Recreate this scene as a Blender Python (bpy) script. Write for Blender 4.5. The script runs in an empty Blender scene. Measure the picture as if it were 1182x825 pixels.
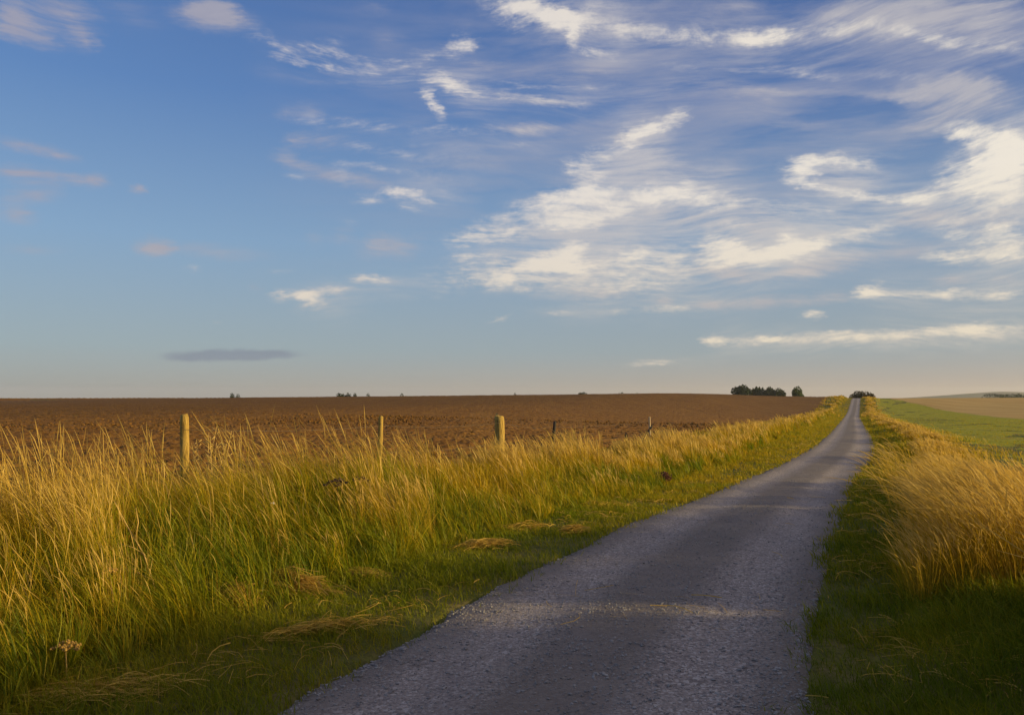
import bpy, bmesh, math, random
import numpy as np

R = math.radians
rng = np.random.default_rng(11)
random.seed(11)
scene = bpy.context.scene
COL = scene.collection

# ------------------------------------------------------------------ numbers of the place
EYE = 1.6
SUN_AZ, SUN_EL = 97.0, 10.3           # clockwise from +Y, degrees

# ------------------------------------------------------------------ noise
def vnoise(x, y, seed=0):
    x = np.asarray(x, float); y = np.asarray(y, float)
    xi = np.floor(x).astype(np.int64); yi = np.floor(y).astype(np.int64)
    fx = x - xi; fy = y - yi
    fx = fx * fx * (3 - 2 * fx); fy = fy * fy * (3 - 2 * fy)
    def h(a, b):
        n = (a * 374761393 + b * 668265263 + seed * 974634777) & 0xFFFFFFFF
        n = ((n ^ (n >> 13)) * 1274126177) & 0xFFFFFFFF
        n = ((n ^ (n >> 16)) * 2246822519) & 0xFFFFFFFF
        return ((n ^ (n >> 15)) & 0xFFFFFF) / float(0xFFFFFF)
    return ((h(xi, yi) * (1 - fx) + h(xi + 1, yi) * fx) * (1 - fy)
            + (h(xi, yi + 1) * (1 - fx) + h(xi + 1, yi + 1) * fx) * fy)

def fbm(x, y, seed=0, octs=3):
    s = 0; a = 1; t = 0
    for k in range(octs):
        s = s + a * vnoise(x * 2 ** k, y * 2 ** k, seed + k); t += a; a *= .5
    return s / t

def sstep(a, b, x):
    t = np.clip((np.asarray(x, float) - a) / (b - a), 0, 1)
    return t * t * (3 - 2 * t)

def smooth_table(pts, sig):
    xs = np.array([p[0] for p in pts], float); vs = np.array([p[1] for p in pts], float)
    g = np.linspace(math.asinh(-40 / 8), math.asinh(6000 / 8), 1400)
    v = np.interp(8 * np.sinh(g), xs, vs)
    k = np.exp(-.5 * (np.arange(-60, 61) / sig) ** 2); k /= k.sum()
    v = np.convolve(np.pad(v, 60, mode='edge'), k, mode='valid')
    return lambda y: np.interp(np.arcsinh(np.asarray(y, float) / 8), g, v)

# ------------------------------------------------------------------ the lay of the land
_rx = [(-40, -18.0), (0, -1.62), (4.14, .14), (6.04, .90), (7.52, 1.55), (10.4, 2.85), (14.7, 4.74), (21, 7.62), (26.4, 10.4),
       (33.7, 13.85), (51, 21.35), (65, 27.25), (87, 36.6), (135, 56.9), (193, 82.0), (228, 97.4), (600, 260.0), (6000, 2600.)]
_rx_f = smooth_table([(y, x - .4246 * y) for y, x in _rx], 10)
def road_x(y):
    return _rx_f(y) + .4246 * np.asarray(y, float)
road_h = smooth_table([(-40, 0), (0, 0), (7.5, -.0), (10.4, -.05), (14.7, -.27), (21, -.5), (26.4, -.55), (33.7, -.62), (51, -.92),
                       (87, -1.5), (135, -2.15), (165, -2.2), (193, -1.75), (215, -.45), (236, .42), (250, .62), (265, .45),
                       (300, -.6), (400, -4), (1000, -14), (2000, -40), (6000, -60)], 6)
def height(x, y):
    x = np.asarray(x, float); y = np.asarray(y, float)
    o = x - road_x(y)
    d = np.hypot(x, y)
    hr = road_h(y)
    # left: a low bank, then the ploughed field rising to its own crest
    m = x / np.maximum(y, 1.)
    peak = np.interp(m, [-.9, -.637, -.5, -.32, -.16, .0, .12, .2, .28, .36, .42], [-.9, -.4, .1, .73, 1.0, 1.35, 1.7, 1.95, 2.05, 1.75, 1.2])
    pl = np.interp(d, [0, 25, 60, 130, 200, 235, 270, 320, 500, 1000, 2000, 6000],
                   [.12, .05, -.1, 0, 1, 1.02, .9, .2, -3, -12, -40, -60])
    pl = np.where((d > 130) & (d < 300), .0 + pl * peak, pl)
    zl = hr + .15 * sstep(2.7, 4.6, -o) + .32 * sstep(2.5, 6, -o) * np.exp(-((y - 235) / 26) ** 2)
    wl = sstep(7.5, 60, -o)
    zl = zl * (1 - wl) + pl * wl
    # right: a low bank, the meadow, then the stubble rising to the sky line
    pr = np.interp(y, [-50, 0, 40, 100, 180, 250, 290, 350, 600, 1000, 2000, 6000],
                   [-.35, -.3, -.3, -.15, .35, .85, .7, -.1, -5, -14, -40, -60])
    zr = hr + .12 * sstep(1.6, 2.8, o) - .12 * sstep(5, 7, o)
    wr = sstep(9, 95, o)
    zr = zr * (1 - wr) + pr * wr
    z = np.where(o < 0, zl, zr)
    rough = sstep(1.3, 1.9, np.abs(o))
    z = z + rough * (.05 * (fbm(x * 1.1, y * 1.1, 3) - .5) + .03 * (fbm(x * 5, y * 5, 8) - .5)) * np.clip(1 - d / 120, 0, 1)
    return z

# ------------------------------------------------------------------ helpers
def tag(o, label=None, cat=None, group=None, kind=None):
    if label: o['label'] = label
    if cat: o['category'] = cat
    if group: o['group'] = group
    if kind: o['kind'] = kind
    return o

def mesh_from_arrays(name, V, Q, mat, attrs=None, parent=None, flat=False):
    """V (n,3); Q (m,3 or 4) vertex indices"""
    me = bpy.data.meshes.new(name)
    V = np.ascontiguousarray(V, np.float32); Q = np.ascontiguousarray(Q, np.int32)
    k = Q.shape[1]
    me.vertices.add(len(V)); me.vertices.foreach_set('co', V.ravel())
    me.loops.add(Q.size); me.loops.foreach_set('vertex_index', Q.ravel())
    me.polygons.add(len(Q)); me.polygons.foreach_set('loop_start', np.arange(0, Q.size, k, dtype=np.int32))
    me.update(calc_edges=True)
    if flat:
        a = me.attributes.new('sharp_face', 'BOOLEAN', 'FACE'); a.data.foreach_set('value', np.ones(len(Q), bool))
    for an, arr in (attrs or {}).items():
        arr = np.ascontiguousarray(arr, np.float32)
        if arr.ndim == 1:
            a = me.attributes.new(an, 'FLOAT', 'POINT'); a.data.foreach_set('value', arr)
        else:
            a = me.attributes.new(an, 'FLOAT_COLOR', 'POINT'); a.data.foreach_set('color', arr.ravel())
    me.materials.append(mat)
    o = bpy.data.objects.new(name, me); COL.objects.link(o)
    if parent: o.parent = parent
    return o

class NT:
    """small node-tree writer"""
    def __init__(s, tree):
        s.t = tree; tree.nodes.clear()
    def n(s, typ, ins=None, **props):
        x = s.t.nodes.new(typ)
        for k, v in props.items(): setattr(x, k, v)
        for k, v in (ins or {}).items():
            sock = x.inputs[k]
            if isinstance(v, bpy.types.NodeSocket): s.t.links.new(v, sock)
            else: sock.default_value = v
        return x
    def math(s, op, a, b=None, c=None, clamp=False):
        d = {0: a}
        if b is not None: d[1] = b
        if c is not None: d[2] = c
        return s.n('ShaderNodeMath', d, operation=op, use_clamp=clamp).outputs[0]
    def mix(s, f, a, b):
        x = s.n('ShaderNodeMix', data_type='RGBA')
        for i, v in ((0, f), (6, a), (7, b)):
            if isinstance(v, bpy.types.NodeSocket): s.t.links.new(v, x.inputs[i])
            else: x.inputs[i].default_value = v if i == 0 else (*v, 1) if len(v) == 3 else v
        return x.outputs[2]
    def ramp(s, f, stops):
        x = s.n('ShaderNodeValToRGB', {0: f})
        e = x.color_ramp.elements
        while len(e) < len(stops): e.new(.5)
        for el, (p, c) in zip(e, stops):
            el.position = p; el.color = (*c, 1) if not isinstance(c, (int, float)) else (c, c, c, 1)
        return x.outputs[0]
    def noise(s, vec, scale, detail=4, rough=.55, dist=0):
        return s.n('ShaderNodeTexNoise', {'Vector': vec, 'Scale': scale, 'Detail': detail, 'Roughness': rough, 'Distortion': dist}).outputs[0]
    def mapr(s, v, a, b, c=0, d=1):
        return s.n('ShaderNodeMapRange', {0: v, 1: a, 2: b, 3: c, 4: d}).outputs[0]

def material(name):
    m = bpy.data.materials.new(name); m.use_nodes = True
    return m, NT(m.node_tree)

def finish(nt, color, rough=.9, bump=None, strength=.5, dist=.02, spec=.2):
    d = {'Base Color': color, 'Roughness': rough, 'Specular IOR Level': spec}
    if bump is not None:
        d['Normal'] = nt.n('ShaderNodeBump', {'Strength': strength, 'Distance': dist, 'Height': bump}).outputs[0]
    b = nt.n('ShaderNodeBsdfPrincipled', d)
    nt.n('ShaderNodeOutputMaterial', {0: b.outputs[0]})

def position(nt):
    return nt.n('ShaderNodeNewGeometry').outputs['Position']
def attr(nt, name):
    return nt.n('ShaderNodeAttribute', attribute_name=name)
def stretch(nt, vec, s, rot=(0, 0, 0)):
    return nt.n('ShaderNodeMapping', {'Vector': vec, 'Scale': s, 'Rotation': rot}).outputs[0]

# ------------------------------------------------------------------ materials
def mat_ground():
    m, t = material('thatch_and_soil'); p = position(t)
    a = t.noise(p, 3.0, 6, .65); b = t.noise(p, 22, 5, .7); c = t.noise(p, .35, 3)
    col = t.ramp(a, [(.3, (.085, .10, .014)), (.5, (.145, .135, .028)), (.72, (.22, .165, .07))])
    col = t.mix(t.mapr(b, .4, .7), col, (.075, .066, .02))
    col = t.mix(t.mapr(c, .45, .6, 0, .6), col, (.055, .085, .018))
    finish(t, col, .95, b, .8, .03, .1); return m

def mat_road():
    m, t = material('worn_gravel'); p = position(t)
    off = attr(t, 'off').outputs['Fac']
    n1 = t.noise(p, 1.3, 5, .6); n2 = t.noise(p, 55, 5, .75)
    n0 = t.noise(stretch(t, p, (1.6, .22, 1), (0, 0, R(23))), 1.0, 4, .6)
    vo = t.n('ShaderNodeTexVoronoi', {'Vector': p, 'Scale': 58.0, 'Randomness': 1.0})
    vo2 = t.n('ShaderNodeTexVoronoi', {'Vector': p, 'Scale': 95.0, 'Randomness': 1.0})
    col = t.ramp(n2, [(.28, (.135, .112, .103)), (.5, (.272, .23, .212)), (.74, (.45, .39, .365))])
    stone = t.n('ShaderNodeSeparateColor', {0: vo.outputs['Color']}).outputs[0]
    col = t.mix(t.mapr(stone, .74, .88, 0, .6), col, (.50, .46, .44))
    col = t.mix(t.mapr(stone, .24, .1, 0, .6), col, (.11, .095, .095))
    # wheel tracks: packed and paler; the middle and the edges hold more dirt
    ao = t.math('ABSOLUTE', off)
    tr = t.math('ABSOLUTE', t.math('SUBTRACT', ao, .72))
    mid = t.mapr(t.math('ADD', tr, t.math('MULTIPLY', n1, .3)), .32, .62)
    col = t.mix(t.math('MULTIPLY', mid, .78), col, (.15, .125, .108))
    col = t.mix(t.mapr(n0, .46, .66, 0, .55), col, (.18, .155, .15))
    col = t.mix(t.mapr(n1, .52, .75, 0, .4), col, (.30, .262, .235))
    edge = t.mapr(t.math('ADD', ao, t.math('MULTIPLY', t.math('SUBTRACT', n1, .5), .5)), 1.26, 1.46)
    col = t.mix(t.math('MULTIPLY', edge, .8), col, (.095, .083, .05))
    h = t.math('ADD', t.math('MULTIPLY', vo.outputs['Distance'], -.9), t.math('MULTIPLY', vo2.outputs['Distance'], -.45))
    h = t.math('ADD', h, t.math('MULTIPLY', n2, .8))
    finish(t, col, .93, h, .6, .012, .18); return m

def mat_soil():
    m, t = material('ploughed_soil'); p = position(t)
    a = t.noise(p, .22, 4, .6); b = t.noise(p, 5.5, 6, .7); c = t.noise(p, 16, 4, .7)
    col = t.ramp(b, [(.3, (.065, .031, .008)), (.5, (.145, .069, .015)), (.7, (.255, .135, .032))])
    col = t.mix(t.mapr(a, .42, .62, 0, .6), col, (.12, .054, .012))
    fr = t.noise(stretch(t, p, (1.9, .05, 1), (0, 0, R(23))), 1.0, 4, .6)
    col = t.mix(t.mapr(fr, .48, .66, 0, .5), col, (.20, .105, .025))
    f = t.noise(stretch(t, p, (1, .4, 1)), 2.4, 5, .75)
    col = t.mix(t.mapr(f, .64, .74, 0, .8), col, (.24, .165, .07))
    w = t.noise(p, .9, 5, .7)
    col = t.mix(t.mapr(w, .62, .72, 0, .4), col, (.10, .105, .03))
    finish(t, col, .95, t.math('ADD', b, t.math('MULTIPLY', c, .6)), .7, .06, .12); return m

def mat_meadow():
    m, t = material('meadow_turf'); p = position(t)
    q = stretch(t, p, (1, .5, 1), (0, 0, R(-23)))
    a = t.noise(q, .32, 5, .65); b = t.noise(q, 2.2, 6, .7); c = t.noise(p, 14, 4, .7)
    col = t.ramp(b, [(.3, (.17, .18, .012)), (.52, (.28, .275, .020)), (.75, (.36, .31, .040))])
    col = t.mix(t.mapr(a, .52, .68, 0, .55), col, (.19, .155, .05))
    col = t.mix(t.mapr(c, .55, .8, 0, .5), col, (.09, .10, .015))
    finish(t, col, .95, t.math('ADD', b, t.math('MULTIPLY', c, .5)), .8, .10, .1); return m

def mat_stubble():
    m, t = material('cut_stubble'); p = position(t)
    q = stretch(t, p, (1, .06, 1), (0, 0, R(-34)))
    a = t.noise(q, .55, 4, .6); b = t.noise(p, 2.2, 5, .7); c = t.noise(p, .05, 3)
    col = t.ramp(a, [(.32, (.35, .22, .07)), (.5, (.46, .30, .10)), (.68, (.54, .37, .14))])
    col = t.mix(t.mapr(b, .45, .75, 0, .5), col, (.30, .18, .075))
    col = t.mix(t.mapr(c, .45, .6, 0, .4), col, (.38, .26, .09))
    finish(t, col, .95, b, .9, .1, .1); return m

def mat_hills():
    m, t = material('far_fields'); p = position(t)
    a = t.n('ShaderNodeTexVoronoi', {'Vector': stretch(t, p, (.004, .0016, 1)), 'Scale': 1.0}).outputs['Color']
    s = t.n('ShaderNodeSeparateColor', {0: a}).outputs[0]
    col = t.ramp(s, [(.2, (.05, .07, .03)), (.5, (.09, .10, .05)), (.8, (.16, .14, .08))])
    finish(t, col, 1, None, spec=0); return m

def mat_grass():
    """tint: r dryness, g height along the blade, b blade-to-blade variation, a seed head"""
    m, t = material('grass_blades')
    at = attr(t, 'tint'); s = t.n('ShaderNodeSeparateColor', {0: at.outputs['Color']})
    dry, hh, rnd = s.outputs; head = at.outputs['Alpha']
    p = position(t)
    patch = t.noise(p, .8, 3)
    d = t.math('ADD', dry, t.math('MULTIPLY', t.math('SUBTRACT', patch, .5), .25), clamp=True)
    col = t.ramp(d, [(.0, (.130, .180, .005)), (.25, (.270, .275, .007)), (.5, (.42, .32, .013)),
                     (.75, (.60, .375, .007)), (1., (.66, .45, .075))])
    col2 = t.ramp(d, [(.0, (.068, .10, .004)), (.25, (.155, .165, .006)), (.5, (.27, .205, .009)),
                      (.75, (.36, .225, .008)), (1., (.45, .29, .042))])
    col = t.mix(rnd, col, col2)
    col = t.mix(t.math('MULTIPLY', head, .75), col, t.mix(rnd, (.68, .475, .145), (.50, .32, .075)))
    df = t.n('ShaderNodeBsdfDiffuse', {'Color': col})
    tr = t.n('ShaderNodeBsdfTranslucent', {'Color': col})
    gl = t.n('ShaderNodeBsdfGlossy', {'Color': (.9, .85, .7, 1), 'Roughness': .45})
    a = t.n('ShaderNodeMixShader', {0: .42, 1: df.outputs[0], 2: tr.outputs[0]})
    b = t.n('ShaderNodeMixShader', {0: .012, 1: a.outputs[0], 2: gl.outputs[0]})
    t.n('ShaderNodeOutputMaterial', {0: b.outputs[0]})
    return m

def mat_simple(name, stops, scale=8, rough=.9, st=(1, 1, 1), bump=.4, dist=.01, spec=.2):
    m, t = material(name)
    p = t.n('ShaderNodeTexCoord').outputs['Object']
    n = t.noise(stretch(t, p, st), scale, 5, .65)
    finish(t, t.ramp(n, stops), rough, n, bump, dist, spec); return m

M_GROUND, M_ROAD, M_SOIL, M_MEADOW, M_STUB, M_HILL, M_GRASS = (f() for f in
    (mat_ground, mat_road, mat_soil, mat_meadow, mat_stubble, mat_hills, mat_grass))
M_POST = mat_simple('weathered_post_wood', [(.3, (.10, .062, .022)), (.46, (.36, .235, .05)), (.7, (.47, .33, .10))], 9, .85, (5, 5, .45), 1.0, .03)
M_DARKWOOD = mat_simple('dark_old_wood', [(.3, (.022, .02, .018)), (.7, (.07, .06, .05))], 9, .85, (6, 6, .5), .6, .02)
M_PALEWOOD = mat_simple('pale_split_wood', [(.3, (.30, .22, .13)), (.7, (.50, .38, .24))], 9, .85, (6, 6, .5), .6, .02)
M_WIRE = mat_simple('rusty_wire', [(.3, (.08, .06, .045)), (.7, (.17, .135, .10))], 40, .6)
M_SEED = mat_simple('dead_brown_seed_heads', [(.3, (.035, .022, .014)), (.7, (.10, .062, .035))], 60)
M_SEEDGOLD = mat_simple('dry_golden_seed_heads', [(.3, (.30, .17, .035)), (.7, (.48, .30, .08))], 60)
M_STALK = mat_simple('dry_pale_stalk', [(.3, (.42, .27, .07)), (.7, (.57, .39, .13))], 30, st=(1, 1, .2))
M_DOCK = mat_simple('rusty_dock', [(.3, (.06, .025, .018)), (.7, (.15, .06, .035))], 40)
M_WHITE = mat_simple('white_petals', [(.3, (.70, .68, .62)), (.7, (.82, .80, .75))], 40)
M_STONE = mat_simple('road_stone', [(.25, (.12, .112, .11)), (.5, (.24, .225, .22)), (.8, (.40, .38, .36))], 6, .85, (1, 1, 1), .3)
M_BARK = mat_simple('bark', [(.3, (.04, .03, .02)), (.7, (.10, .08, .055))], 6, .95)
def mat_leaf(name, c0, c1):
    m, t = material(name); p = position(t)
    col = t.ramp(t.noise(p, 1.1, 4, .7), [(.3, c0), (.7, c1)])
    df = t.n('ShaderNodeBsdfDiffuse', {'Color': col}); tr = t.n('ShaderNodeBsdfTranslucent', {'Color': col})
    t.n('ShaderNodeOutputMaterial', {0: t.n('ShaderNodeMixShader', {0: .25, 1: df.outputs[0], 2: tr.outputs[0]}).outputs[0]})
    return m
M_LEAF = mat_leaf('dark_tree_leaves', (.022, .034, .012), (.045, .06, .02))
M_LEAFG = mat_leaf('green_tree_leaves', (.05, .075, .018), (.10, .13, .03))
M_HEDGE = mat_leaf('brown_hedge_leaves', (.05, .042, .018), (.10, .078, .03))

# ------------------------------------------------------------------ the setting
ylines = np.unique(np.round(np.concatenate([np.arange(-40, -4, 3), np.arange(-4, 2, .4), np.arange(2, 16, .16), np.arange(16, 40, .4),
    np.arange(40, 120, 1.6), np.arange(120, 330, 3), np.geomspace(330, 5000, 30)]), 3))
_ow = np.concatenate([np.arange(0, 1.0, .13), np.arange(1.06, 1.49, .045), np.arange(1.5, 8, .17), np.geomspace(8.2, 60, 36), np.geomspace(64, 4000, 36)])
olines = np.unique(np.round(np.concatenate([-_ow, _ow]), 3))
YY, OO = np.meshgrid(ylines, olines, indexing='ij')
XX = road_x(YY) + OO
ZZ = height(XX, YY)

def sheet(name, ysel, osel, dz, mat, attrs=None):
    iy = np.where(ysel)[0]; io = np.where(osel)[0]
    ny, no = len(iy), len(io)
    X = XX[np.ix_(iy, io)]; Y = YY[np.ix_(iy, io)]; O = OO[np.ix_(iy, io)]
    Z = ZZ[np.ix_(iy, io)] + dz(X, Y, O)
    V = np.stack([X, Y, Z], -1).reshape(-1, 3)
    k = np.arange(ny * no).reshape(ny, no)
    Q = np.stack([k[:-1, :-1], k[:-1, 1:], k[1:, 1:], k[1:, :-1]], -1).reshape(-1, 4)
    return mesh_from_arrays(name, V, Q, mat, attrs(X, Y, O) if attrs else None)

def ground_dz(X, Y, O):
    d = np.zeros_like(O)
    d -= .03 * (np.abs(O) < 1.37)
    d -= .012 * ((O > 5.6) & (Y < 395))
    d -= .35 * sstep(7.7, 9.0, -O) * ((Y < 395))
    return d
tag(sheet('ground', ylines > -999, olines > -9999, ground_dz, M_GROUND), kind='structure')

def road_dz(X, Y, O):
    # gentle crown, two worn wheel tracks, edges falling into the verge
    return (.025 * (1 - (O / 1.35) ** 2) - .02 * np.exp(-((np.abs(O) - .72) / .26) ** 2)
            + .016 * (fbm(X * 1.7, Y * 1.7, 21) - .5) - .06 * sstep(1.27, 1.50, np.abs(O) + .20 * (fbm(X * 1.3, Y * 1.3, 22) - .5) + .22 * (fbm(X * 5, Y * 5, 24) - .5) * (Y < 40)) - .04 * (np.abs(O) > 1.49))
tag(sheet('road', ylines < 330, np.abs(olines) <= 1.51, road_dz, M_ROAD, lambda X, Y, O: {'off': O.ravel()}), kind='structure')
def meadow_dz(X, Y, O):
    e = ((O > 5.7) & (O < 15)).astype(float)
    return e * (.10 * (fbm(X * .5, Y * .3, 31) - .5) + .05 * (fbm(X * 2, Y * 2, 33) - .5))
o_b = olines[np.argmin(np.abs(olines - 17))]
tag(sheet('meadow', (ylines > -20) & (ylines < 330), (olines > 5.5) & (olines <= 28), meadow_dz, M_MEADOW), kind='structure')
def stubble_dz(X, Y, O):          # its border with the meadow closes in on the track towards the brow
    ob = np.interp(Y, [-20, 60, 86, 150, 200, 235, 330], [25, 24, 23.5, 22.5, 18, 10.5, 7]) + .8 * (fbm(Y * .08, Y * 0, 35) - .5)
    return np.clip((O - ob) * .06, -.12, .03)
tag(sheet('stubble_field', (ylines > -20) & (ylines < 395), (olines >= 5.9) & (olines < 900), stubble_dz, M_STUB), kind='structure')

# ploughed field: clods in real relief, finer towards the fence
az = np.radians(np.arange(-47, 24, .125))
rad = np.geomspace(8.5, 330, 760)
A, D = np.meshgrid(az, rad, indexing='ij')
fx, fy = D * np.sin(A), D * np.cos(A)
fo = fx - road_x(fy)
bil = lambda x, y, s: 1 - np.abs(2 * vnoise(x, y, s) - 1)
fz = height(fx, fy)
fade = np.clip(60 / D, .35, 1)
clod = (.055 * bil(fx * 2.3, fy * 2.3, 41) ** 1.5 + .075 * bil(fx * 5.3, fy * 5.3, 42) ** 1.5 * np.clip(50 / D, 0, 1)
        + .06 * bil(fx * 11, fy * 11, 43) * np.clip(26 / D, 0, 1) + .14 * (fbm(fx * .6, fy * .6, 44) - .5) + .25 * (fbm(fx * .09, fy * .05, 46) - .5) * sstep(20, 60, D))
furrow = .085 * np.sin((fo + .5 * fbm(fx * .2, fy * .2, 45)) * 2 * np.pi / 1.15)
edge_f = sstep(7.5, 9.2, -fo)
fz = fz - .12 * (1 - edge_f) + edge_f * (clod + furrow) - .02
k = np.arange(A.size).reshape(A.shape)
Q = np.stack([k[:-1, :-1], k[:-1, 1:], k[1:, 1:], k[1:, :-1]], -1).reshape(-1, 4)
keep = (fo.ravel()[Q] < -7.4).all(1)
Q = Q[keep][:, ::-1]
used = np.unique(Q); remap = np.zeros(A.size, np.int32); remap[used] = np.arange(len(used))
tag(mesh_from_arrays('ploughed_field', np.stack([fx, fy, fz], -1).reshape(-1, 3)[used], remap[Q], M_SOIL), kind='structure')

# far hills on the right of the view, across the valley
hx = np.linspace(900, 4200, 90); hy = np.linspace(3300, 5200, 26)
HX, HY = np.meshgrid(hx, hy, indexing='ij')
ridge = np.exp(-((HY - 4000) / 420) ** 2)
prof = np.interp(HX, [900, 1500, 1750, 2050, 2250, 2420, 2600, 3000, 4200], [-40, -36, -28, -9, 4, 16, 12, 13, 11])
HZ = -60 + ridge * (60 + prof + 3 * (fbm(HX / 260, HY / 260, 51) - .5))
k = np.arange(HX.size).reshape(HX.shape)
tag(mesh_from_arrays('hills', np.stack([HX, HY, HZ], -1).reshape(-1, 3),
    np.stack([k[:-1, :-1], k[1:, :-1], k[1:, 1:], k[:-1, 1:]], -1).reshape(-1, 4), M_HILL), kind='structure')

# ------------------------------------------------------------------ grass
WIND = np.array([-.97, .12])          # it all leans to the left of the view, towards the road and the field

def scatter(o0, o1, y0, y1, n0, d0, power, seed, mask=None, azmax=40):
    """random points of the strip between two offsets from the road, thinning out with distance"""
    g = np.random.default_rng(seed)
    xs, ys, os_ = [], [], []
    y = y0
    while y < y1:
        st = max(.5, .06 * abs(y))
        dm = max(1., math.hypot(float(road_x(y)) + (o0 + o1) / 2, y))
        n = g.poisson(n0 * min(1, (d0 / dm) ** power) * st * (o1 - o0))
        yy = y + g.random(n) * st; oo = o0 + g.random(n) * (o1 - o0)
        ys.append(yy); os_.append(oo); y += st
    y = np.concatenate(ys); o = np.concatenate(os_)
    x = road_x(y) + o
    ok = np.abs(np.degrees(np.arctan2(x, np.maximum(y, .01)))) < azmax
    ok |= (np.hypot(x, y) < 9) & (y > -3.5) & (o > 0)
    if mask is not None: ok &= g.random(len(x)) < mask(x, y, o)
    return x[ok], y[ok], o[ok], g

def blades(x, y, H, W, lean, droop, dry, prof, g, zoff=0., head=0, spread=.35, wind=WIND, base=None, fan=None, turn=0.):
    """one bent tapering strip per blade; prof = [(height fraction, width factor, head)]"""
    n = len(x); K = len(prof)
    z = height(x, y) - .02 + zoff if base is None else base
    hf = np.array([p[0] for p in prof]); wf = np.array([p[1] for p in prof]); hd = np.array([p[2] for p in prof])
    th = g.normal(0, spread, n) + .35 * (2 * fbm(x * .35, y * .35, 61) - 1)
    th = th + turn
    c, s = np.cos(th), np.sin(th)
    lx = wind[0] * c - wind[1] * s; ly = wind[0] * s + wind[1] * c
    ax = g.normal(0, .11, n); ay = g.normal(0, .13, n)      # plus its own random tilt
    if fan is not None: ax = ax + fan[0]; ay = ay + fan[1]
    t = hf[None, :]
    bend = lean[:, None] * (.35 * t + .65 * t ** 2.2) + droop[:, None] * np.clip(t - .6, 0, 1) ** 2 * 2.2
    px = x[:, None] + H[:, None] * (lx[:, None] * bend + ax[:, None] * t)
    py = y[:, None] + H[:, None] * (ly[:, None] * bend + ay[:, None] * t)
    pz = z[:, None] + H[:, None] * (t * (1 - .28 * np.clip(lean, 0, 1.2)[:, None] * t) - droop[:, None] * np.clip(t - .7, 0, 1) ** 2 * 2.6)
    yaw = g.random(n) * np.pi
    wx, wy = np.cos(yaw), np.sin(yaw)
    hw_w = W[:, None] * wf[None, :] * .5
    wz = g.normal(0, .15, n)
    L = np.stack([px - wx[:, None] * hw_w, py - wy[:, None] * hw_w, pz - wz[:, None] * hw_w], -1)
    Rr = np.stack([px + wx[:, None] * hw_w, py + wy[:, None] * hw_w, pz + wz[:, None] * hw_w], -1)
    V = np.stack([L, Rr], 2).reshape(-1, 3)
    b = (np.arange(n) * 2 * K)[:, None] + (np.arange(K - 1) * 2)[None, :]
    Q = np.stack([b, b + 1, b + 3, b + 2], -1).reshape(-1, 4)
    C = np.empty((n, K, 2, 4), np.float32)
    C[..., 0] = np.clip(dry, 0, 1)[:, None, None]; C[..., 1] = t[:, :, None]
    C[..., 2] = g.random(n)[:, None, None]; C[..., 3] = (hd[None, :] * np.ones((n, 1)))[:, :, None] * head
    return V, Q, C.reshape(-1, 4)

def tufts(x, y, size, pull, seed):
    """gathers blades into tussocks: moves each towards its tussock's middle; returns the tussock's own random numbers"""
    d = np.maximum(1, np.hypot(x, y) / 9); s = size * 2 ** np.floor(np.log2(d))
    i = np.floor(x / s); j = np.floor(y / s)
    h = lambda k: vnoise(i * 1.0, j * 1.0, seed + k)
    cx = (i + .2 + .6 * h(1)) * s; cy = (j + .2 + .6 * h(2)) * s
    return x + (cx - x) * pull, y + (cy - y) * pull, (x - cx) / s, (y - cy) / s, h(3), h(4), h(5)

def join(parts):
    V, Q, C, k = [], [], [], 0
    for v, q, c in parts:
        V.append(v); Q.append(q + k); C.append(c); k += len(v)
    return np.concatenate(V), np.concatenate(Q), np.concatenate(C)

STALK = [(0, 1, 0), (.4, .9, 0), (.74, .75, 0), (.82, 1.5, 1), (.91, 2.0, 1), (1, .3, 1)]
LEAF = [(0, .8, 0), (.4, 1, 0), (.75, .7, 0), (1, .08, 0)]
SHORT = [(0, 1, 0), (.55, .8, 0), (1, .1, 0)]
def far(x, y, d0): return np.maximum(1, np.hypot(x, y) / d0)

def tuftiness(x, y, f, seed): return fbm(x * f, y * f, seed)

# tall grass between the road and the ploughed field, and along the far side of the road
parts = []
edgeL = lambda x, y: -np.interp(y, [0, 16, 26, 45, 90, 262], [2.75, 2.8, 3.2, 4.1, 4.3, 4.0]) - .35 * (2 * fbm(x * .9, y * .9, 71) - 1) - .25 * (2 * fbm(x * .23, y * .23, 72) - 1)
def hmapL(x, y, o):
    return (1 - .42 * np.exp(-((y - 27) / 6) ** 2) * sstep(4.2, 5.6, -o)) * np.interp(y, [0, 9, 13.5, 262], [1, 1, .76, .78]) * (.5 + .5 * sstep(2.7, 4.4, -o)) * (.78 + .44 * fbm(x * .7, y * .7, 73)) * (1 - .5 * sstep(4.5, 6.0, -o)) * 1.16
x, y, o, g = scatter(-8.3, -2.3, 1.5, 262, 2000, 6.5, 1.55, 101,
    lambda x, y, o: (o < edgeL(x, y)) * (.22 + .78 * sstep(2.7, 4.0, -o)) * (.06 + .94 * sstep(.42, .60, fbm(x * .9, y * .9, 74))) * (1 - .72 * sstep(4.8, 6.2, -o)) * (1 - .9 * sstep(7.0, 8.1, -o)))
x, y, fx_, fy_, t1, t2, t3 = tufts(x, y, .34, .5, 201); o = x - road_x(y)
n = len(x); H = hmapL(x, y, o) * g.uniform(.72, 1.12, n) * (.72 + .5 * t1)
H = np.where(g.random(n) < .03, H * 1.10, H)
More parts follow.
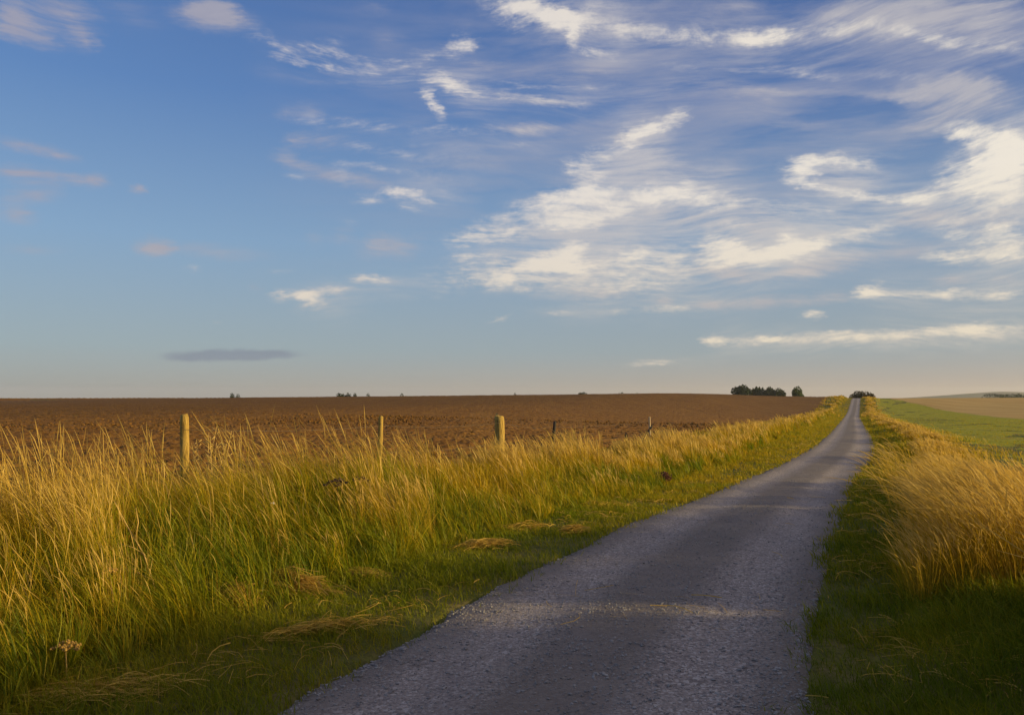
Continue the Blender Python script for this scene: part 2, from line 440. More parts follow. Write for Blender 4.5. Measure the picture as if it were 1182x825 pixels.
parts.append(blades(x, y, H, .0026 * far(x, y, 6.5) ** .95 * g.uniform(.7, 1.3, n), g.uniform(.12, .42, n), g.uniform(0, .35, n) * (g.random(n) < .6),
    np.clip(.47 + .34 * t3 + .10 * g.normal(0, 1, n) + .12 * fbm(x * .5, y * .5, 75), 0, 1), STALK, g, head=1, fan=(fx_ * .3, fy_ * .3), turn=1.0 * (t2 - .5)))
x, y, o, g = scatter(-8.6, -2.2, 1.5, 262, 2700, 6.5, 1.55, 102,
    lambda x, y, o: (o < edgeL(x, y) + .12) * (.35 + .65 * sstep(.3, .6, fbm(x * 1.1, y * 1.1, 76))) * (1 - .8 * sstep(5.6, 8.2, -o)))
x, y, fx_, fy_, t1, t2, t3 = tufts(x, y, .30, .45, 211); o = x - road_x(y)
n = len(x); H = hmapL(x, y, o) * g.uniform(.38, .82, n) * (.62 + .7 * t1)
gr = .25 + .32 * sstep(3.0, 5.2, -o) + .8 * (fbm(x * .6, y * .6, 77) - .5) + g.normal(0, .16, n)
parts.append(blades(x, y, H, .0050 * far(x, y, 6.5) ** .95 * g.uniform(.6, 1.3, n), g.uniform(.15, .75, n), g.uniform(0, .5, n),
    gr + .22 * (t3 - .5), LEAF, g, spread=.6, fan=(fx_ * .6, fy_ * .6), turn=2.2 * (t2 - .5)))
V, Q, C = join(parts)
tag(mesh_from_arrays('tall_grass', V, Q, M_GRASS, {'tint': C}), 'tall golden green wild grass between the track and the ploughed field', 'grass', kind='stuff')
print('tall L', len(Q))

parts = []
def edgeR(x, y): return np.where(y < 5.95, 3.25, np.interp(y, [0, 8, 14, 28, 45, 262], [2.12, 2.2, 2.6, 2.75, 3.0, 3.0])) + .3 * (2 * fbm(x * .9, y * .9, 81) - 1) + .2 * (2 * fbm(x * .2, y * .2, 82) - 1)
GAPS = [(5.6, .2, .22), (12.2, .3, .4), (21.2, 3.3, .18), (29, 1.4, .5), (34, 3, .35), (46, 4, .4), (62, 6, .4), (85, 8, .4), (120, 12, .4)]
def gapR(x, y, o):
    yy = y - .12 * (o - 2.2)      # the openings run along the sun's direction
    f = np.ones_like(y)
    for (c, w, a) in GAPS: f = np.minimum(f, 1 - (1 - a) * np.exp(-((yy - c) / w) ** 4))
    return f
def near_o(y, o): return np.where(y < 4.8, np.minimum(o, 3.2), o)     # unseen stand beside the camera, deepened to shade the near left corner
def hmapR(x, y, o): return gapR(x, y, o) * np.interp(y, [0, 9, 14, 30, 262], [1, 1, .78, .72, .78]) * (1 + .55 * (o > 3.9) * (y < 4.6)) * (.62 + .38 * sstep(2.2, 3.3, o - np.interp(y, [18, 45], [0, .55]))) * (.85 + .3 * fbm(x * .8, y * .8, 83)) * (1 - .5 * sstep(3.0, 4.6, near_o(y, o) - np.interp(y, [18, 45], [0, .55]))) * .90  # out-of-view grass by the camera is raised to lengthen its shadow
x, y, o, g = scatter(1.9, 6.6, -3, 262, 2000, 6.0, 1.5, 111,
    lambda x, y, o: (o > edgeR(x, y)) * (.35 + .65 * sstep(.36, .55, fbm(x * 1.5, y * 1.5, 84))) * (1 - .95 * sstep(3.7, 5.0, near_o(y, o) - np.interp(y, [18, 45], [0, .55]))) * (gapR(x, y, o) > .15))
x, y, fx_, fy_, t1, t2, t3 = tufts(x, y, .32, .45, 221); o = x - road_x(y)
n = len(x); H = hmapR(x, y, o) * g.uniform(.7, 1.1, n) * (.78 + .42 * t1)
parts.append(blades(x, y, H, .0034 * far(x, y, 6.) ** .95 * g.uniform(.7, 1.3, n), g.uniform(.15, .50, n), g.uniform(.0, .4, n),
    np.clip(.84 - .22 * g.random(n) + .22 * t3, 0, 1), STALK, g, head=1, spread=.3, fan=(fx_ * .5, fy_ * .5), turn=1.2 * (t2 - .5)))
x, y, o, g = scatter(1.8, 6.8, -3, 262, 1100, 6.0, 1.5, 112,
    lambda x, y, o: (o > edgeR(x, y) - .1) * (1 - .9 * sstep(4.0, 5.6, near_o(y, o) - np.interp(y, [18, 45], [0, .55]))) * (gapR(x, y, o) > .15))
n = len(x); H = hmapR(x, y, o) * g.uniform(.3, .7, n)
parts.append(blades(x, y, H, .0055 * far(x, y, 6.) ** .95 * g.uniform(.6, 1.2, n), g.uniform(.15, .6, n), g.uniform(.1, .5, n),
    .55 + .5 * (fbm(x * .6, y * .6, 85) - .5) + g.normal(0, .16, n), LEAF, g, spread=.7))
# single long stems hanging out over the verge
x, y, o, g = scatter(2.05, 2.7, 5.9, 24, 30, 7, 1.0, 113)
n = len(x)
parts.append(blades(x, y, g.uniform(.7, 1.12, n), .0052 * far(x, y, 7) * g.uniform(.7, 1.1, n), g.uniform(.3, .65, n), g.uniform(.2, .6, n),
    np.clip(.80 + .15 * g.random(n), 0, 1), [(0, 1, 0), (.25, .9, 0), (.5, .85, 0), (.7, .8, 0), (.8, 1.3, 1), (.88, 2., 1), (.95, 1.6, 1), (1, .3, 1)], g, head=1, spread=.3))
V, Q, C = join(parts)
tag(mesh_from_arrays('tall_grass', V, Q, M_GRASS, {'tint': C}), 'pale straw coloured tall grass bent over beside the meadow', 'grass', kind='stuff')
print('tall R', len(Q))

# short grass on the two mown verges
parts = []
g_rand = lambda x, y: vnoise(x * 9, y * 9, 99) * .6 + .4 * vnoise(x * 60, y * 60, 98)
rag = lambda x, y: .22 * (2 * fbm(x * 2.2, y * 2.2, 91) - 1) + .10 * (2 * fbm(x * 7, y * 7, 92) - 1)
x, y, o, g = scatter(-5.0, -1.0, 1.5, 262, 4200, 5.5, 1.6, 121,
    lambda x, y, o: ((o < -1.30 - .7 * rag(x, y)) | (g_rand(x, y) < .30 * (o < -1.14))) * (o > edgeL(x, y) - .6) * (.7 + .3 * sstep(1.3, 1.7, -o)) * (.45 + .55 * sstep(.36, .56, fbm(x * 2.1, y * 2.1, 93))))
n = len(x); H = (.05 + .12 * fbm(x * 1.6, y * 1.6, 94) ** 1.5 + .06 * sstep(2.0, 2.9, -o)) * g.uniform(.6, 1.4, n)
parts.append(blades(x, y, H, .0048 * far(x, y, 5.5) ** .95 * g.uniform(.6, 1.3, n), g.uniform(.1, .9, n), g.uniform(0, .5, n),
    .16 + .25 * sstep(7, 22, y) + .45 * (fbm(x * 1.2, y * 1.2, 95) - .38) + g.normal(0, .1, n), SHORT, g, spread=1.6))  # yellower with distance: the farther verge's sunlit brightness put into the tint
x, y, o, g = scatter(1.0, 4.4, -1, 262, 4400, 5.0, 1.6, 122,
    lambda x, y, o: ((o > 1.30 + .7 * rag(x, y)) | (g_rand(x, y) < .30 * (o > 1.14))) * (o < edgeR(x, y) + .6) * (.7 + .3 * sstep(1.3, 1.7, o)) * (.45 + .55 * sstep(.36, .56, fbm(x * 2.1, y * 2.1, 96))))
n = len(x); H = (.05 + .15 * fbm(x * 1.6, y * 1.6, 97) ** 1.5 + .10 * (y < 6.5) * sstep(1.5, 2.4, o)) * g.uniform(.6, 1.4, n)
parts.append(blades(x, y, H, .0048 * far(x, y, 5.) ** .95 * g.uniform(.6, 1.3, n), g.uniform(.1, 1., n), g.uniform(0, .5, n),
      .12 + .25 * sstep(7, 22, y) + .55 * (fbm(x * 1.2, y * 1.2, 98) - .4) + g.normal(0, .12, n), SHORT, g, spread=1.6))  # the same sunlit yellowing painted into the farther blades
V, Q, C = join(parts)
tag(mesh_from_arrays('short_grass', V, Q, M_GRASS, {'tint': C}), 'short green grass of the mown verges along the gravel track', 'grass', kind='stuff')
print('short', len(Q))

# the meadow on the right
x, y, o, g = scatter(4.6, 21, 3, 200, 260, 9, 1.7, 131, lambda x, y, o: .3 + .7 * sstep(.35, .6, fbm(x * .8, y * .8, 132)))
n = len(x); H = (.035 + .08 * fbm(x * .9, y * .9, 133)) * g.uniform(.6, 1.5, n)
V, Q, C = blades(x, y, H, .007 * far(x, y, 9) * g.uniform(.6, 1.3, n), g.uniform(.1, .8, n), g.uniform(0, .4, n),
    .34 + .5 * (fbm(x * .25, y * .25, 134) - .45) + g.normal(0, .1, n), SHORT, g, spread=1.2)
tag(mesh_from_arrays('meadow_grass', V, Q, M_GRASS, {'tint': C}), 'grazed green grass covering the meadow beside the track', 'grass', kind='stuff')
print('meadow', len(Q))

# cut straw lying on the verges, a few wisps on the track
parts = []
x, y, o, g = scatter(-3.3, -1.5, 2, 40, 120, 5.5, 1.6, 141, lambda x, y, o: sstep(.5, .66, fbm(x * 1.1, y * 1.1, 142)) + .05)
x2, y2, o2, _ = scatter(1.4, 3.2, 0, 30, 130, 5.5, 1.6, 143, lambda x, y, o: sstep(.46, .62, fbm(x * 1.1, y * 1.1, 144)) + .08)
x3, y3, o3, _ = scatter(-1.2, 1.2, 3, 14, 5, 6, 1.2, 145, lambda x, y, o: sstep(.45, .7, fbm(x * .8, y * .8, 146)) + .05)
def straws(x, y, g, z, lmin=.08, lmax=.26, arch=.16, heading=None, w=.0035, dry=.93):
    n = len(x); L = g.uniform(lmin, lmax, n)
    a = g.random(n) * 2 * np.pi if heading is None else heading
    t = np.linspace(-.5, .5, 4)[None, :]
    cv = g.normal(0, .5, n)[:, None]
    px = x[:, None] + L[:, None] * (t * np.cos(a)[:, None] - cv * (t ** 2) * np.sin(a)[:, None])
    py = y[:, None] + L[:, None] * (t * np.sin(a)[:, None] + cv * (t ** 2) * np.cos(a)[:, None])
    pz = z[:, None] + L[:, None] * (arch * g.random(n)[:, None] * (1 - 4 * t ** 2)) + (t * g.normal(0, .12, n)[:, None]) * L[:, None]
    W = w * np.maximum(1, np.hypot(x, y) / 6) * g.uniform(.7, 1.3, n)
    nx, ny = -np.sin(a)[:, None] * W[:, None] * .5, np.cos(a)[:, None] * W[:, None] * .5
    tl = g.uniform(-.6, .6, n)[:, None] * W[:, None]
    V = np.stack([np.stack([px - nx, py - ny, pz - tl], -1), np.stack([px + nx, py + ny, pz + tl], -1)], 2).reshape(-1, 3)
    b = (np.arange(n) * 8)[:, None] + (np.arange(3) * 2)[None, :]
    Q = np.stack([b, b + 1, b + 3, b + 2], -1).reshape(-1, 4)
    C = np.zeros((n, 8, 4), np.float32)
    C[..., 0] = np.clip(dry - .2 * g.random(n), 0, 1)[:, None]; C[..., 1] = .5; C[..., 2] = g.uniform(.35, 1, n)[:, None]; C[..., 3] = .8
    return V, Q, C.reshape(-1, 4)
for (a, b, dz) in ((x, y, .03), (x2, y2, .03)):
    parts.append(straws(a, b, g, height(a, b) + dz + .03 * g.random(len(a))))
parts.append(straws(x3, y3, g, height(x3, y3) + .035, arch=.05))
V, Q, C = join(parts)
tag(mesh_from_arrays('loose_straw', V, Q, M_GRASS, {'tint': C}), 'cut straw scattered over the verges and the track', 'straw', kind='stuff')

# loose stones on the track
_ico = bmesh.new(); bmesh.ops.create_icosphere(_ico, subdivisions=1, radius=1)
ICO_V = np.array([v.co for v in _ico.verts]); ICO_F = np.array([[v.index for v in f.verts] for f in _ico.faces]); _ico.free()
def lumps(x, y, z, r, g, flatten=.65):
    n = len(x); k = len(ICO_V)
    s = r[:, None, None] * ICO_V[None] * (1 + g.normal(0, .2, (n, k, 1)))
    s = s * np.stack([g.uniform(.7, 1.3, n), g.uniform(.7, 1.3, n), g.uniform(.5, 1, n) * flatten * 1.4], -1)[:, None, :]
    a = g.random(n) * 2 * np.pi
    c, sn = np.cos(a)[:, None], np.sin(a)[:, None]
    V = np.stack([s[..., 0] * c - s[..., 1] * sn + x[:, None], s[..., 0] * sn + s[..., 1] * c + y[:, None], s[..., 2] + z[:, None]], -1)
    return V.reshape(-1, 3), (ICO_F[None] + (np.arange(n) * k)[:, None, None]).reshape(-1, 3)
x, y, o, g = scatter(-1.4, 1.4, 2.8, 24, 2000, 5, 1.7, 151, lambda x, y, o: .25 + .75 * np.clip(np.abs(np.abs(o) - .72) / .5, 0, 1) * sstep(.3, .6, fbm(x * 1.5, y * 1.5, 152)))
r = .0036 * (1 - g.random(len(x))) ** -.40; r = np.minimum(r, .012)
V, F = lumps(x, y, height(x, y) + road_dz(x, y, o) + r * .25, r, g)
tag(mesh_from_arrays('gravel', V, F, M_STONE, flat=True), 'loose grey stones lying on the gravel track', 'gravel', kind='stuff')

# clods on the ploughed field near the fence
x, y, o, g = scatter(-60, -8.2, 4, 70, 80, 11, 1.4, 161, azmax=42)
r = .018 * (1 - g.random(len(x))) ** -.40; r = np.minimum(r, .06) * np.clip(np.hypot(x, y) / 25, 1, 2)
V, F = lumps(x, y, height(x, y) + .06 + r * .3, r, g, .8)
tag(mesh_from_arrays('soil_clods', V, F, M_SOIL, flat=True), 'brown clods of earth lying on the ploughed field', 'soil', kind='stuff')

# ------------------------------------------------------------------ single things
def tube(bm, pts, rad, seg=6, cap=True):
    """a tapering tube through points"""
    from mathutils import Vector
    rings = []
    P = [Vector(p) for p in pts]
    for i, p in enumerate(P):
        d = (P[min(i + 1, len(P) - 1)] - P[max(i - 1, 0)]).normalized()
        u = d.cross(Vector((.13, .99, .05))).normalized()
        if u.length < .5: u = d.cross(Vector((1, 0, 0))).normalized()
        v = d.cross(u)
        r = rad[i] if isinstance(rad, (list, tuple)) else rad
        rings.append([bm.verts.new(p + u * r * math.cos(2 * math.pi * k / seg) + v * r * math.sin(2 * math.pi * k / seg)) for k in range(seg)])
    for a, b in zip(rings, rings[1:]):
        for k in range(seg): bm.faces.new((a[k], a[(k + 1) % seg], b[(k + 1) % seg], b[k]))
    if cap: bm.faces.new(rings[0][::-1]); bm.faces.new(rings[-1])
    return rings

def obj(name, bm, mat, parent=None, loc=(0, 0, 0), rot=(0, 0, 0), smooth=True):
    me = bpy.data.meshes.new(name); bmesh.ops.recalc_face_normals(bm, faces=bm.faces[:]); bm.to_mesh(me); bm.free()
    for p in me.polygons: p.use_smooth = smooth
    me.materials.append(mat)
    o = bpy.data.objects.new(name, me); COL.objects.link(o)
    o.location = loc; o.rotation_euler = rot
    if parent: o.parent = parent
    return o

def empty(name, loc, rot=(0, 0, 0)):
    o = bpy.data.objects.new(name, None); COL.objects.link(o); o.location = loc; o.rotation_euler = rot
    o.empty_display_size = .2
    return o
def zat(x, y): return float(height(np.array([x]), np.array([y]))[0])

# fence posts along the edge of the ploughed field
def post(x, y, top, r, mat, label, tilt=(0, 0), staple=True):
    g = random.Random(int(x * 100) + 7)
    z0 = zat(x, y) - .15
    h = top - z0
    bm = bmesh.new()
    lev = [0, .25, .5, .75, .93, .985, 1]
    rr = [r * (1.04 - .06 * l) for l in lev]; rr[-2] = r * .95; rr[-1] = r * .80
    rings = tube(bm, [(g.uniform(-.05, .05) * r, g.uniform(-.05, .05) * r, l * h) for l in lev], rr, 14)
    for ring in rings:
        for v in ring:
            v.co.x *= 1 + g.uniform(-.05, .05); v.co.y *= 1 + g.uniform(-.05, .05)
    for v in rings[-1]: v.co.z += g.uniform(-.5, .35) * r          # weathered, split top
    o = obj('fence_post', bm, mat, loc=(x, y, z0), rot=(R(tilt[0]), R(tilt[1]), 0))
    tag(o, label, 'fence post', 'posts of the field fence')
    if staple:
        for hz in (.42, .9):
            b = bmesh.new()
            tube(b, [(-.012, -r * 1.0, 0), (-.012, -r * 1.12, .004), (.012, -r * 1.12, .004), (.012, -r * 1.0, 0)], .0028, 6)
            obj('staple', b, M_WIRE, o, loc=(0, 0, h - (1 - hz) * 1.0 - .05))
    return o
PX = [(-4.03, 10.0, 1.345, .052), (-2.31, 14.0, 1.235, .042), (-.28, 18.8, 1.115, .115), (1.04, 21.9, .89, .042), (5.6, 32.7, .70, .042)]
post(*PX[0], M_POST, 'round weathered fence post standing tallest above the grass, golden side lit', (.5, -1.2))
post(*PX[1], M_POST, 'thin fence post half sunk in golden grass, next right of the tallest post', (1, 1.5))
post(*PX[2], M_POST, 'stout thick fence post with a dark shaded side, the widest in the row', (0, -.5))
post(*PX[3], M_DARKWOOD, 'short dark fence post with a slight tilt, right of the stout post', (2, 5), False)
post(*PX[4], M_PALEWOOD, 'pale thin fence post behind the fallen dark stake', (0, -1), False)

# the leaning broken stake and its stump
def broken(name, p, q, r, label):
    z = min(p[2], q[2])
    from mathutils import Vector
    bm = bmesh.new(); P = Vector(p); Q_ = Vector(q); d = Q_ - P
    rings = tube(bm, [(0, 0, 0), tuple(d * .5), tuple(d * .92), tuple(d)], [r, r * 1.02, r * .97, r * .6], 9)
    for v in rings[-1]: v.co += d.normalized() * random.uniform(-.05, .04)
    return tag(obj(name, bm, M_DARKWOOD, loc=p), label, 'wooden stake')
broken('wooden_stake', (4.72, 31.0, zat(4.72, 31) - .1), (5.40, 31.0, .42), .042, 'dark broken stake leaning diagonally out of the tall grass')
broken('wooden_stake', (4.45, 31.2, zat(4.45, 31.2) - .1), (4.40, 31.1, .12), .06, 'dark stump barely showing in the grass beside the leaning stake')

# wire strands of the fence
for k, hz in enumerate((.42, .88)):
    bm = bmesh.new()
    pts = []
    for (a, b) in zip(PX, PX[1:]):
        for s in np.linspace(0, 1, 7)[:-1]:
            za, zb = a[2] - (1 - hz) * 1.0 - .05, b[2] - (1 - hz) * 1.0 - .05
            pts.append((a[0] + (b[0] - a[0]) * s, a[1] + (b[1] - a[1]) * s - .115, za + (zb - za) * s - .10 * (s - s * s) * 4 * .5))
    pts.append((PX[-1][0], PX[-1][1] - .115, PX[-1][2] - (1 - hz) - .05))
    tube(bm, pts, .0022, 5)
    tag(obj('fence_wire', bm, M_WIRE), ('lower' if k == 0 else 'upper') + ' sagging wire strand strung between the fence posts', 'fence wire', 'wires of the field fence')

# dead umbels standing in the grass
def umbel(name, x, y, top, spread, mat_head, mat_stem, label, cat, rays=13, tiltx=0., base_r=.006, seedr=.011):
    z0 = zat(x, y) - .02; h = top - z0; g = random.Random(int(1000 * (x + y)))
    root = tag(empty(name, (x, y, z0), (0, R(tiltx), 0)), label, cat)
    bm = bmesh.new(); hub = (-.06 * h, .01, h * .9)
    tube(bm, [(0, 0, 0), (-.01 * h, .005, h * .45), hub], [base_r, base_r * .8, base_r * .6], 6)
    obj('stem', bm, mat_stem, root)
    bm = bmesh.new(); bs = bm
    for k in range(rays):
        a = k * 2.399; rr = spread * math.sqrt((k + .6) / rays) * g.uniform(.85, 1.1)
        tip = (hub[0] + rr * math.cos(a), hub[1] + rr * math.sin(a), h * .9 + spread * (.62 - .38 * (rr / spread) ** 2) * g.uniform(.9, 1.1))
        mid = tuple((hub[i] + tip[i]) / 2 + (.01 if i == 2 else 0) for i in range(3))
        tube(bm, [hub, mid, tip], [.0028, .0022, .002], 4)
        nray = len(bm.faces)
        for q in range(7):
            c = [tip[i] + g.gauss(0, spread * .075) * (1 if i < 2 else .45) for i in range(3)]
            from mathutils import Matrix
            bmesh.ops.create_icosphere(bs, subdivisions=1, radius=seedr * g.uniform(.6, 1.2), matrix=Matrix.Translation(c))
        for f_ in list(bm.faces)[nray:]: f_.material_index = 1
    hd = obj('seed_head', bm, mat_stem, root, smooth=False); hd.data.materials.append(mat_head)
    return root
umbel('dead_hogweed', -1.80, 8.5, .70, .12, M_SEED, M_SEED, 'dead dark brown hogweed umbel standing among golden grass', 'dead plant')
umbel('dead_hogweed', -1.62, 8.8, .71, .10, M_SEED, M_STALK, 'paler dead hogweed with sparse rays, close beside the dark brown umbel', 'dead plant', 9, seedr=.007)
umbel('dry_umbel', -2.48, 4.55, .19, .075, M_SEEDGOLD, M_STALK, 'curled golden seed head low down at the near corner of the grass', 'dry flower', 15, seedr=.009)
umbel('dry_umbel', -2.62, 5.35, .47, .05, M_SEEDGOLD, M_STALK, 'small rusty gold seed head on a tall upright stem above the curled one', 'dry flower', 8, seedr=.007)
umbel('white_flower', -2.33, 8.0, .56, .035, M_WHITE, M_STALK, 'tiny white flower head among golden grass stems', 'flower', 7, seedr=.009)

# pale forked stalk
def forked(x, y, h, label):
    bm = bmesh.new(); z0 = zat(x, y) - .03
    tube(bm, [(0, 0, 0), (-.06, 0, h * .3), (-.13, .02, h * .52), (-.26, .02, h * .78), (-.36, .03, h)], [.009, .008, .007, .005, .003], 6)
    tube(bm, [(-.13, .02, h * .52), (-.22, .04, h * .58), (-.34, .05, h * .62)], [.006, .005, .003], 5)
    tube(bm, [(-.06, 0, h * .3), (-.14, -.02, h * .36), (-.20, -.03, h * .42)], [.005, .004, .003], 5)
    tube(bm, [(-.20, .02, h * .66), (-.17, .0, h * .82), (-.19, .0, h * .95)], [.005, .004, .002], 5)
    return tag(obj('dry_stalk', bm, M_STALK, loc=(x, y, z0)), label, 'dry stalk')
forked(-2.55, 5.9, .80, 'pale forked dry stalk leaning left through the grass')

# upright weed stems beside the nearest post
root = tag(empty('dry_weed', (-3.62, 9.7, zat(-3.62, 9.7) - .02)), 'cluster of upright golden weed stems just right of the tallest post', 'weed')
for k in range(8):
    g = random.Random(k + 3); bm = bmesh.new(); h = g.uniform(.85, 1.2); a = g.uniform(-.16, .22); b = g.uniform(-.1, .1)
    bx, by = g.uniform(-.1, .1), g.uniform(-.1, .1)
    tube(bm, [(bx, by, 0), (bx + a * .3, by + b * .4, h * .5), (bx + a, by + b, h)], [.007, .006, .003], 5)
    for q in range(9):
        t = .55 + .05 * q; s = g.choice((-1, 1)) * g.uniform(.03, .07)
        p = (bx + a * t, by + b * t, h * t)
        tube(bm, [p, (p[0] + s, p[1] + g.uniform(-.03, .03), p[2] + .05)], [.003, .006], 4)
    obj('stem', bm, M_STALK, root)

# rusty dock
def dock(x, y, h, label):
    root = tag(empty('dock_plant', (x, y, zat(x, y) - .02)), label, 'weed')
    g = random.Random(5)
    for k in range(6):
        bm = bmesh.new(); a = g.uniform(0, 6.28); s = g.uniform(.05, .25); hh = h * g.uniform(.7, 1)
        tube(bm, [(0, 0, 0), (s * .4 * math.cos(a), s * .4 * math.sin(a), hh * .5), (s * math.cos(a), s * math.sin(a), hh)], [.008, .007, .004], 5)
        bs = bm
        from mathutils import Matrix
        for q in range(70):
            t = g.uniform(.35, 1); r = .05 * (1.2 - t)+.02
            c = (s * t * math.cos(a) + g.gauss(0, r), s * t * math.sin(a) + g.gauss(0, r), hh * t + g.gauss(0, .02))
            bmesh.ops.create_icosphere(bs, subdivisions=1, radius=g.uniform(.008, .018), matrix=Matrix.Translation(c))
        obj('seed_stem', bs, M_DOCK, root, smooth=False)
dock(3.35, 17.9, .30, 'low rusty dock plant at the edge of the tall grass')

# heaps of cut hay on the left verge
def hay(x, y, rx, ry, h, ang, n, label, dry=.93):
    g = np.random.default_rng(int(abs(x * 100 + y * 10)))
    u, v = g.normal(0, .42, n), g.normal(0, .42, n)
    dome = np.exp(-(u ** 2 + v ** 2) * 1.6)
    c, s = math.cos(ang), math.sin(ang)
    px = x + u * rx * c - v * ry * s; py = y + u * rx * s + v * ry * c
    pz = height(px, py) + .01 + h * dome * np.sqrt(g.random(n))
    V, Q, C = straws(px, py, g, pz, .10, .34, .2, ang + g.normal(0, .33, n), .0042, dry)
    z0 = zat(x, y)
    V = V - np.array([x, y, z0])
    o = mesh_from_arrays('hay_heap', V, Q, M_GRASS, {'tint': C}); o.location = (x, y, z0)
    return tag(o, label, 'hay heap', 'heaps of cut hay on the verge')
HAY = [(-1.78, 6.55, .40, .20, .15, 2.75, 480, 'large combed golden hay heap where the short and tall grass meet'),
       (-2.08, 6.15, .22, .20, .15, 1.9, 300, 'round rusty gold hay tuft left of the large combed heap'),
       (-1.28, 5.45, .46, .10, .05, .45, 190, 'long flattened pale hay streak below the large combed heap', .86),
       (-1.32, 7.05, .22, .13, .06, .1, 170, 'small greyish hay heap right of the large combed one', .86),
       (-2.25, 4.35, .50, .22, .04, .35, 230, 'wide thin spread of brown hay in the near corner of the verge', .80),
       (-.28, 8.55, .36, .15, .06, .5, 150, 'reddish hay heap along the foot of the golden grass, mid verge', .84),
       (.12, 9.9, .40, .16, .06, .6, 120, 'reddish hay heap beyond the mid verge one, against green grass', .84),
       (.74, 9.6, .16, .12, .07, .3, 90, 'small round hay tuft lying out on the short grass near the track', .86),
       (1.3, 12.6, .5, .2, .06, .5, 110, 'farthest flat hay heap below the weeds by the tall grass', .84)]
for a in HAY: hay(*a)

# trees and bushes on the sky line
def leaves(lobes, n, size, g):
    V, F = [], []
    tot = sum(r[3] * r[4] for r in lobes)
    for (cx, cy, cz, rx, rz) in lobes:
        k = max(30, int(n * rx * rz / tot))
        d = g.normal(0, 1, (k, 3)); d /= np.linalg.norm(d, axis=1)[:, None]
        rad = g.uniform(.55, 1.06, k) ** .6
        c = np.stack([cx + d[:, 0] * rx * rad, cy + d[:, 1] * rx * rad, cz + d[:, 2] * rz * rad], -1)
        u = g.normal(0, 1, (k, 3)); u /= np.linalg.norm(u, axis=1)[:, None]
        w = np.cross(u, g.normal(0, 1, (k, 3))); w /= np.linalg.norm(w, axis=1)[:, None]
        s = size * g.uniform(.6, 1.3, k)[:, None]
        q = np.stack([c - u * s * .5, c + w * s * .35, c + u * s * .5, c - w * s * .35], 1)
        b = sum(len(v) for v in V) + np.arange(k) * 4
        V.append(q.reshape(-1, 3)); F.append(np.stack([b, b + 1, b + 2, b + 3], -1))
    return np.concatenate(V), np.concatenate(F)
def tree(name, px, dist, top_px, width_px, mat, label, cat, group=None, n=2200, seed=0, squash=1.0, trunk=True):
    """px: bearing as rise/run of x over y; tops are given in metres by top_px * dist"""
    g = np.random.default_rng(900 + seed)
    x, y = px * dist, dist
    z0 = zat(x, y) - .2
    top = EYE + top_px * dist; h = max(top - z0, 1.0); w = width_px * dist / 2
    root = tag(empty(name, (x, y, z0)), label, cat, group)
    lobes = []
    ch = h * .99 * squash if trunk else h
    for k in range(14 if trunk else 7):
        a = g.random() * 6.28; q = g.uniform(.15, .66) * w
        r = w * g.uniform(.36, .55); rz = min(r, ch * .36)
        lobes.append((q * math.cos(a), q * math.sin(a), h - ch + rz * .8 + (ch - 1.8 * rz) * g.uniform(0, .92) * (1 - .6 * (q / w) ** 2), r, rz))
    lobes.append((0, 0, h - ch * .36, w * .62, ch * .36))
    V, F = leaves(lobes, n, max(.35, .22 * w), g)
    mesh_from_arrays('crown', V, F, mat, parent=root)
    bm = bmesh.new()
    tr = max(.08, .035 * h)
    tube(bm, [(0, 0, 0), (.03 * h, 0, h * .3), (.0, .02 * h, h * .6)], [tr * 1.4, tr, tr * .5], 8)
    for k in range(5):
        a = k * 1.3; L = w * .5
        tube(bm, [(.02 * h, 0, h * (.28 + .05 * k)), (L * .5 * math.cos(a), L * .5 * math.sin(a), h * (.45 + .05 * k)), (L * math.cos(a), L * math.sin(a), h * (.6 + .04 * k))], [tr * .55, tr * .35, tr * .15], 6)
    obj('trunk', bm, M_BARK, root)
    return root
f = 1 / 928.
GT = 'trees on the sky line by the field'
tree('tree', 266.5 * f, 520, 11.6 * f, 25 * f, M_LEAF, 'tallest domed dark tree at the left end of the dark clump', 'tree', GT, 2600, 1)
tree('tree', 284 * f, 530, 8.8 * f, 27 * f, M_LEAF, 'broad dark tree second from the left in the dark clump', 'tree', GT, 2200, 2)
tree('tree', 297 * f, 525, 8.9 * f, 19 * f, M_LEAF, 'narrow dark tree with a pointed top, third in the dark clump', 'tree', GT, 1600, 3)
tree('tree', 306.5 * f, 520, 7.6 * f, 21 * f, M_LEAF, 'lowest dark tree ending the right side of the dark clump', 'tree', GT, 1600, 4)
tree('tree', 329 * f, 480, 9.6 * f, 18 * f, M_LEAFG, 'round lone greener tree standing apart between the dark clump and the track', 'tree', GT, 2000, 5)
GB = 'bushes along the far edge of the field'
BUSH = [(-322.5, 2.6, 5, 'dark dot of a bush on the far field edge, the leftmost on the sky line'),
        (-316, 1.8, 4, 'faint smaller bush just right of the leftmost sky line bush'),
        (-198, 2.6, 10, 'low wide bush starting the broken hedge line on the far field edge'),
        (-189, 2.8, 7, 'low bush second in the broken hedge line on the far field edge'),
        (-181, 2.8, 4, 'small pointed bush closing the broken hedge line'),
        (-166, 2.6, 4, 'small upright bush right after the broken hedge line'),
        (-127, 2.2, 4, 'tiny bush on the far field edge above the thin fence post'),
        (3.5, 2.8, 3, 'tiny lone bush on the far field edge above the stout fence post'),
        (82, 4.2, 9, 'arched dark bush on the far field edge, widest between the posts and the trees'),
        (126, 4.2, 6.5, 'rounded bush just right of the arched dark bush'),
        (144.5, 3.0, 5, 'low bush right of the rounded one, last before the dark clump')]
for k, (bx, tp, w, lab) in enumerate(BUSH):
    tree('bush', bx * f, 420, tp * .78 * f, w * 1.8 * f, M_LEAF, lab, 'bush', GB, 500, 20 + k, trunk=False)
